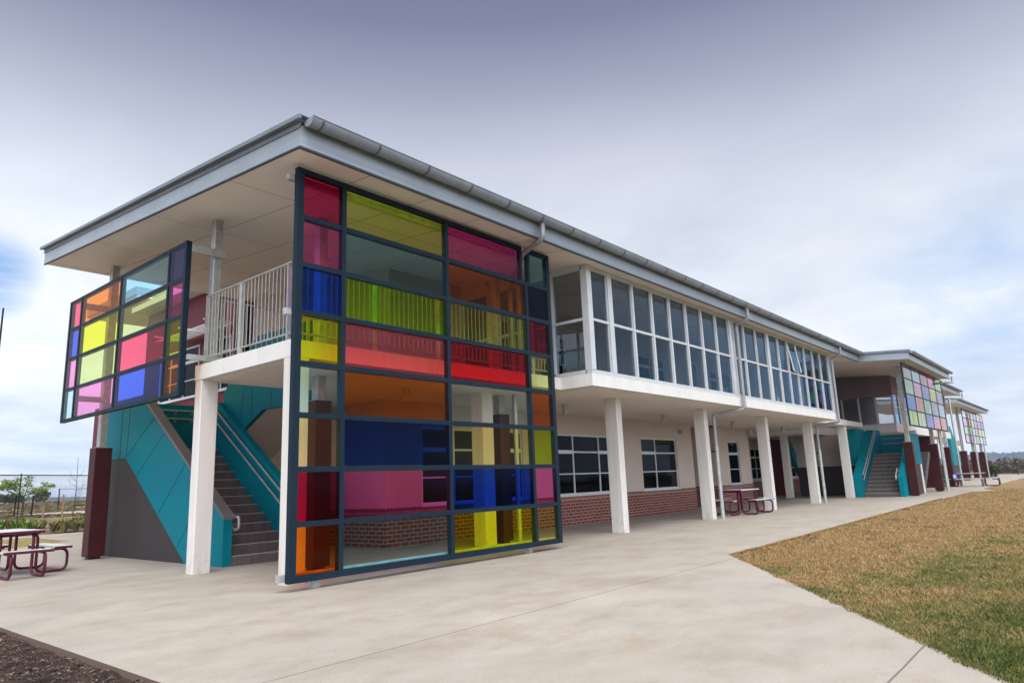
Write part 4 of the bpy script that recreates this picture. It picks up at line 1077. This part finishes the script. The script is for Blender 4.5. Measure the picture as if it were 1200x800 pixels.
# bare sapling
rd = random.Random(5); sx, sy = 10.45, 32.35; s0 = tz(sx, sy)
sap = empty('bare_sapling', (sx, sy, s0), 'tall bare sapling with thin upright twigs, just left of the brown post', 'sapling')
t1 = MB(); t1.tube([(sx, sy, s0-.1), (sx+.02, sy, s0+.8), (sx+.06, sy, s0+1.7), (sx+.03, sy, s0+2.95)], .026, 6, r1=.006); t1.build('trunk', M['bark'], sap)
t2 = MB()
for k in range(9):
    z = s0+.55+.2*k; a = rd.uniform(0, 6.28); L = rd.uniform(.35, .95)*(1-.05*k)
    p = Vector((sx+.03, sy, z)); q = p+Vector((math.cos(a)*.22, math.sin(a)*.22, L*.45)); w = q+Vector((math.cos(a)*.05, math.sin(a)*.05, L*.6))
    t2.tube([p, q, w], .009, 5, r1=.003)
t2.build('twigs', M['bark'], sap)
# strappy garden plants in the bed
def strap_plant(mat, name, lab, seed):
    rd = random.Random(seed); m = MB()
    for k in range(70):
        a = rd.uniform(0, 6.28); L = rd.uniform(.28, .55); w = rd.uniform(.012, .024); o = rd.uniform(.15, .75)
        d = Vector((math.cos(a), math.sin(a), 0)); n = Vector((-math.sin(a), math.cos(a), 0))*w; b = d*rd.uniform(0, .06)
        p1 = b+d*L*o*.35+Vector((0, 0, L*.65)); p2 = b+d*L*o+Vector((0, 0, L*(1.0-.45*o)))
        m.add([b-n, b+n, p1+n, p1-n, p2], [(0, 1, 2, 3), (3, 2, 4)])
    o = m.build(name, M[mat]); tag(o, lab, 'plant', 'strap leaved plants in the garden bed'); return o
pg = strap_plant('strap', 'garden_plant', 'green strap leaved plant in the garden bed along the fence', 1)
pd_ = strap_plant('strap_dry', 'garden_plant', 'straw coloured strap leaved plant in the garden bed along the fence', 2)
rd = random.Random(21); first = {0: True, 1: True}
for j in range(5):
    for i in range(17):
        x = 5.6+.47*i+rd.uniform(-.2, .2)+.2*(j % 2)+j*.25; y = 31.3+j*1.0+rd.uniform(-.25, .25)
        if rd.random() < .06: continue
        k = 0 if rd.random() < (.6 if j else .35) else 1; src = (pg, pd_)[k]
        o = src if first[k] else src.copy()
        if not first[k]: COL.objects.link(o)
        first[k] = False
        s = rd.uniform(.75, 1.35); o.location = (x, y, tz(x, y)+.01); o.rotation_euler = (0, 0, rd.uniform(0, 6.28)); o.scale = (s, s, s*rd.uniform(.8, 1.1))
# bushes and far trees
def bush(name, x, y, z, rx, rz_, n, size, lab, cat, mat, group=None, trunk=True, seed=1):
    rd = random.Random(seed); t = empty(name, (x, y, z), lab, cat, group)
    m = MB()
    for k in range(9):
        a = rd.uniform(0, 6.28); rr = rd.uniform(0, .65)
        leafblob(m, (x+math.cos(a)*rx*rr, y+math.sin(a)*rx*rr, z+rz_*rd.uniform(.45, 1.35)), rx*.5, rx*.5, rz_*.45, n//9, size, .8, rd)
    m.build('crown', M[mat], t)
    b = MB().tube([(x, y, z-.2), (x, y, z+rz_)], rx*.06, 6, r1=rx*.03); b.build('trunk', M['bark'], t)
bush('shrub', 79.6, 8.75, -.05, .95, .75, 1800, .09, 'rounded olive green shrub at the end of the path, beside the last brown post', 'shrub', 'bush', seed=4)
for i, (x, y, rx, h, lab) in enumerate(((48.6, 194, 3.2, 1.3, 'leftmost dark tree clump on the field horizon'), (50.6, 193, 2.0, 1.1, 'dark round tree on the field horizon, right of the leftmost clump'), (54.6, 191, 2.6, 1.5, 'dark tree on the field horizon, behind the young green tree'))):
    bush('distant_tree', x, y, tz(x, y), rx, h, 700, .5, lab, 'tree', 'bush', 'dark trees on the horizon', seed=20+i)
# brown woodland behind the far fence: one mass
wd = MB(); rd = random.Random(9)
for i in range(170):
    x = rd.uniform(100, 150); y = rd.uniform(-60, 22); h = rd.uniform(1.0, 1.9)*(x/118)
    leafblob(wd, (x, y, h*.5), rd.uniform(1.2, 2.4), rd.uniform(1.2, 2.4), h*.55, 110, .35, .8, rd)
tag(wd.build('woods', M['woods']), kind='stuff')

# ------------------------------------------------------------------ sky and light
w = bpy.data.worlds.new('World'); SC.world = w; w.use_nodes = True
nt = w.node_tree; nt.nodes.clear()
def wn(t, **k):
    n = nt.nodes.new(t)
    for a, b in k.items(): setattr(n, a, b)
    return n
SUN_EL, SUN_AZ = R(58), math.atan2(-.75, -.65)      # direction towards the sun
sky = wn('ShaderNodeTexSky', sky_type='NISHITA', sun_disc=False); sky.sun_elevation = SUN_EL; sky.sun_rotation = math.pi/2-SUN_AZ
sky.air_density = 1.0; sky.dust_density = 1.5; sky.ozone_density = 1.5
tc = wn('ShaderNodeTexCoord'); out = wn('ShaderNodeOutputWorld'); bgn = wn('ShaderNodeBackground'); bgn.inputs['Strength'].default_value = .10
L = nt.links.new
sep = wn('ShaderNodeSeparateXYZ'); L(tc.outputs['Generated'], sep.inputs[0])
def wm(op, a, b=None, clamp=False):
    n = wn('ShaderNodeMath', operation=op, use_clamp=clamp)
    for i, v in enumerate((a, b)):
        if v is None: continue
        if hasattr(v, 'is_output'): L(v, n.inputs[i])
        else: n.inputs[i].default_value = v
    return n.outputs[0]
# project the view direction on a cloud deck so that clouds flatten towards the horizon
den = wm('ADD', wm('MAXIMUM', sep.outputs[2], 0.0), .13)
cx = wm('DIVIDE', sep.outputs[0], den); cy = wm('DIVIDE', sep.outputs[1], den)
cmb = wn('ShaderNodeCombineXYZ'); L(cx, cmb.inputs[0]); L(cy, cmb.inputs[1])
def wnoise(scale, det, rough, off, st=(1, 1, 1)):
    m = wn('ShaderNodeMapping'); m.inputs['Location'].default_value = off; m.inputs['Scale'].default_value = st; L(cmb.outputs[0], m.inputs[0])
    n = wn('ShaderNodeTexNoise'); n.inputs['Scale'].default_value = scale; n.inputs['Detail'].default_value = det; n.inputs['Roughness'].default_value = rough
    L(m.outputs[0], n.inputs['Vector']); return n.outputs['Fac']
def wramp(fac, stops):
    n = wn('ShaderNodeValToRGB'); cr = n.color_ramp
    while len(cr.elements) < len(stops): cr.elements.new(.5)
    for e, (p, c) in zip(cr.elements, stops): e.position = p; e.color = (*c, 1)
    L(fac, n.inputs['Fac']); return n.outputs['Color']
def wmix(f, a, b, mode='MIX'):
    n = wn('ShaderNodeMix', data_type='RGBA', blend_type=mode)
    for i, v in ((0, f), (6, a), (7, b)):
        if hasattr(v, 'is_output'): L(v, n.inputs[i])
        else: n.inputs[i].default_value = v
    return n.outputs[2]
# cloud layer radiance (before the .10 strength): bright near the horizon, a dull lavender band around 35-45 degrees, bright overhead
el = wm('MULTIPLY', wm('ARCSINE', sep.outputs[2]), 2/math.pi)
body = wramp(el, [(0.0, (6.1, 6.4, 6.8)), (.10, (6.1, 6.4, 6.9)), (.21, (5.5, 5.8, 6.35)), (.285, (4.1, 4.35, 5.1)), (.345, (2.6, 2.82, 3.65)), (.40, (1.6, 1.78, 2.65)), (.45, (1.25, 1.42, 2.25)), (.56, (6.5, 6.7, 7.2)), (.75, (12, 12.2, 12.5))])
n1 = wnoise(.55, 7, .55, (3.1, 1.7, 0)); n2 = wnoise(1.6, 8, .6, (.4, 5.2, 0), (1, .7, 1))
shade0 = wramp(wm('ADD', wm('MULTIPLY', n1, .6), wm('MULTIPLY', n2, .4)), [(.34, (.74, .77, .83)), (.47, (.93, .945, .97)), (.56, (1.05, 1.045, 1.04)), (.66, (1.2, 1.18, 1.15))])
shade = wmix(wm('MULTIPLY', wm('SUBTRACT', .40, el), 5.0, True), (.93, .945, .97, 1), shade0)
cloud = wmix(1.0, body, shade, 'MULTIPLY')
def lobe(d, inner, outer):
    v = wn('ShaderNodeVectorMath', operation='DOT_PRODUCT'); L(tc.outputs['Generated'], v.inputs[0]); v.inputs[1].default_value = Vector(d).normalized()
    return wm('DIVIDE', wm('SUBTRACT', v.outputs['Value'], outer), inner-outer, True)
def dirpx(x, y): return fwd*F+rt*(x-600)-up*(y-400)
# thin overcast is brighter round the (veiled) sun, which stands behind the camera's left shoulder
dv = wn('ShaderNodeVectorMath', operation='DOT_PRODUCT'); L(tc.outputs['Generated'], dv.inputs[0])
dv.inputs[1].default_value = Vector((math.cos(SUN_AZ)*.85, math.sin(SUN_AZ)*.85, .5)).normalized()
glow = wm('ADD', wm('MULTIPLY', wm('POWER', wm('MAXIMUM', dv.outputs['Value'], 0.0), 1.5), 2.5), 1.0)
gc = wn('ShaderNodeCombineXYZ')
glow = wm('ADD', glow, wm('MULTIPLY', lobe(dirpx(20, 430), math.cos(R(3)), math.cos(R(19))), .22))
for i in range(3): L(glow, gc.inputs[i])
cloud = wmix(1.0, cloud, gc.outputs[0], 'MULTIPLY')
# openings: low to the right of the school and low at the far left
o1 = lobe(dirpx(1190, 352), math.cos(R(1)), math.cos(R(11)))
o2 = lobe(dirpx(-18, 322), math.cos(R(.8)), math.cos(R(3.4)))
o3 = lobe(dirpx(60, 545), math.cos(R(2)), math.cos(R(8)))
hole = wm('MAXIMUM', wm('MAXIMUM', wm('MULTIPLY', o1, .5), o2), wm('MULTIPLY', o3, .45))
n3 = wnoise(1.3, 8, .6, (7.7, 2.2, 0), (.8, 1.3, 1))
hf = wm('MULTIPLY', hole, wramp(n3, [(.36, (1.25,)*3), (.60, (.15,)*3)]), True)
blue = wmix(.5, sky.outputs[0], (2.4, 4.2, 7.6, 1))
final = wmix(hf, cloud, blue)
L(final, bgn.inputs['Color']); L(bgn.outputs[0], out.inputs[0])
sd_ = bpy.data.lights.new('sun', 'SUN'); sd_.energy = 1.5; sd_.angle = R(35); sd_.color = (1.0, .95, .87)
so_ = bpy.data.objects.new('sun', sd_); COL.objects.link(so_)
sdir = Vector((math.cos(SUN_AZ)*math.cos(SUN_EL), math.sin(SUN_AZ)*math.cos(SUN_EL), math.sin(SUN_EL)))
so_.rotation_euler = sdir.to_track_quat('Z', 'Y').to_euler(); so_.location = sdir*100

hz = MB().box(-3600, 3600, -3600, 3600, -4, 36); hv = bpy.data.materials.new('haze_air'); hv.use_nodes = True; hv.node_tree.nodes.clear()
ho = hv.node_tree.nodes.new('ShaderNodeOutputMaterial'); hp = hv.node_tree.nodes.new('ShaderNodeVolumePrincipled')
hp.inputs['Color'].default_value = (.62, .76, 1.0, 1); hp.inputs['Density'].default_value = .00026; hp.inputs['Anisotropy'].default_value = .0
hv.node_tree.links.new(hp.outputs[0], ho.inputs['Volume'])
tag(hz.build('haze', hv), kind='stuff')
# ------------------------------------------------------------------ render settings
SC.view_settings.view_transform = 'Standard'; SC.view_settings.look = 'None'; SC.view_settings.exposure = 0.58; SC.view_settings.gamma = 1.0
SC.render.engine = 'CYCLES'
cy_ = SC.cycles; cy_.use_denoising = True; cy_.max_bounces = 10; cy_.transparent_max_bounces = 24; cy_.diffuse_bounces = 4; cy_.glossy_bounces = 4
cy_.transmission_bounces = 6; cy_.caustics_reflective = False; cy_.sample_clamp_indirect = 8
SC.render.film_transparent = False
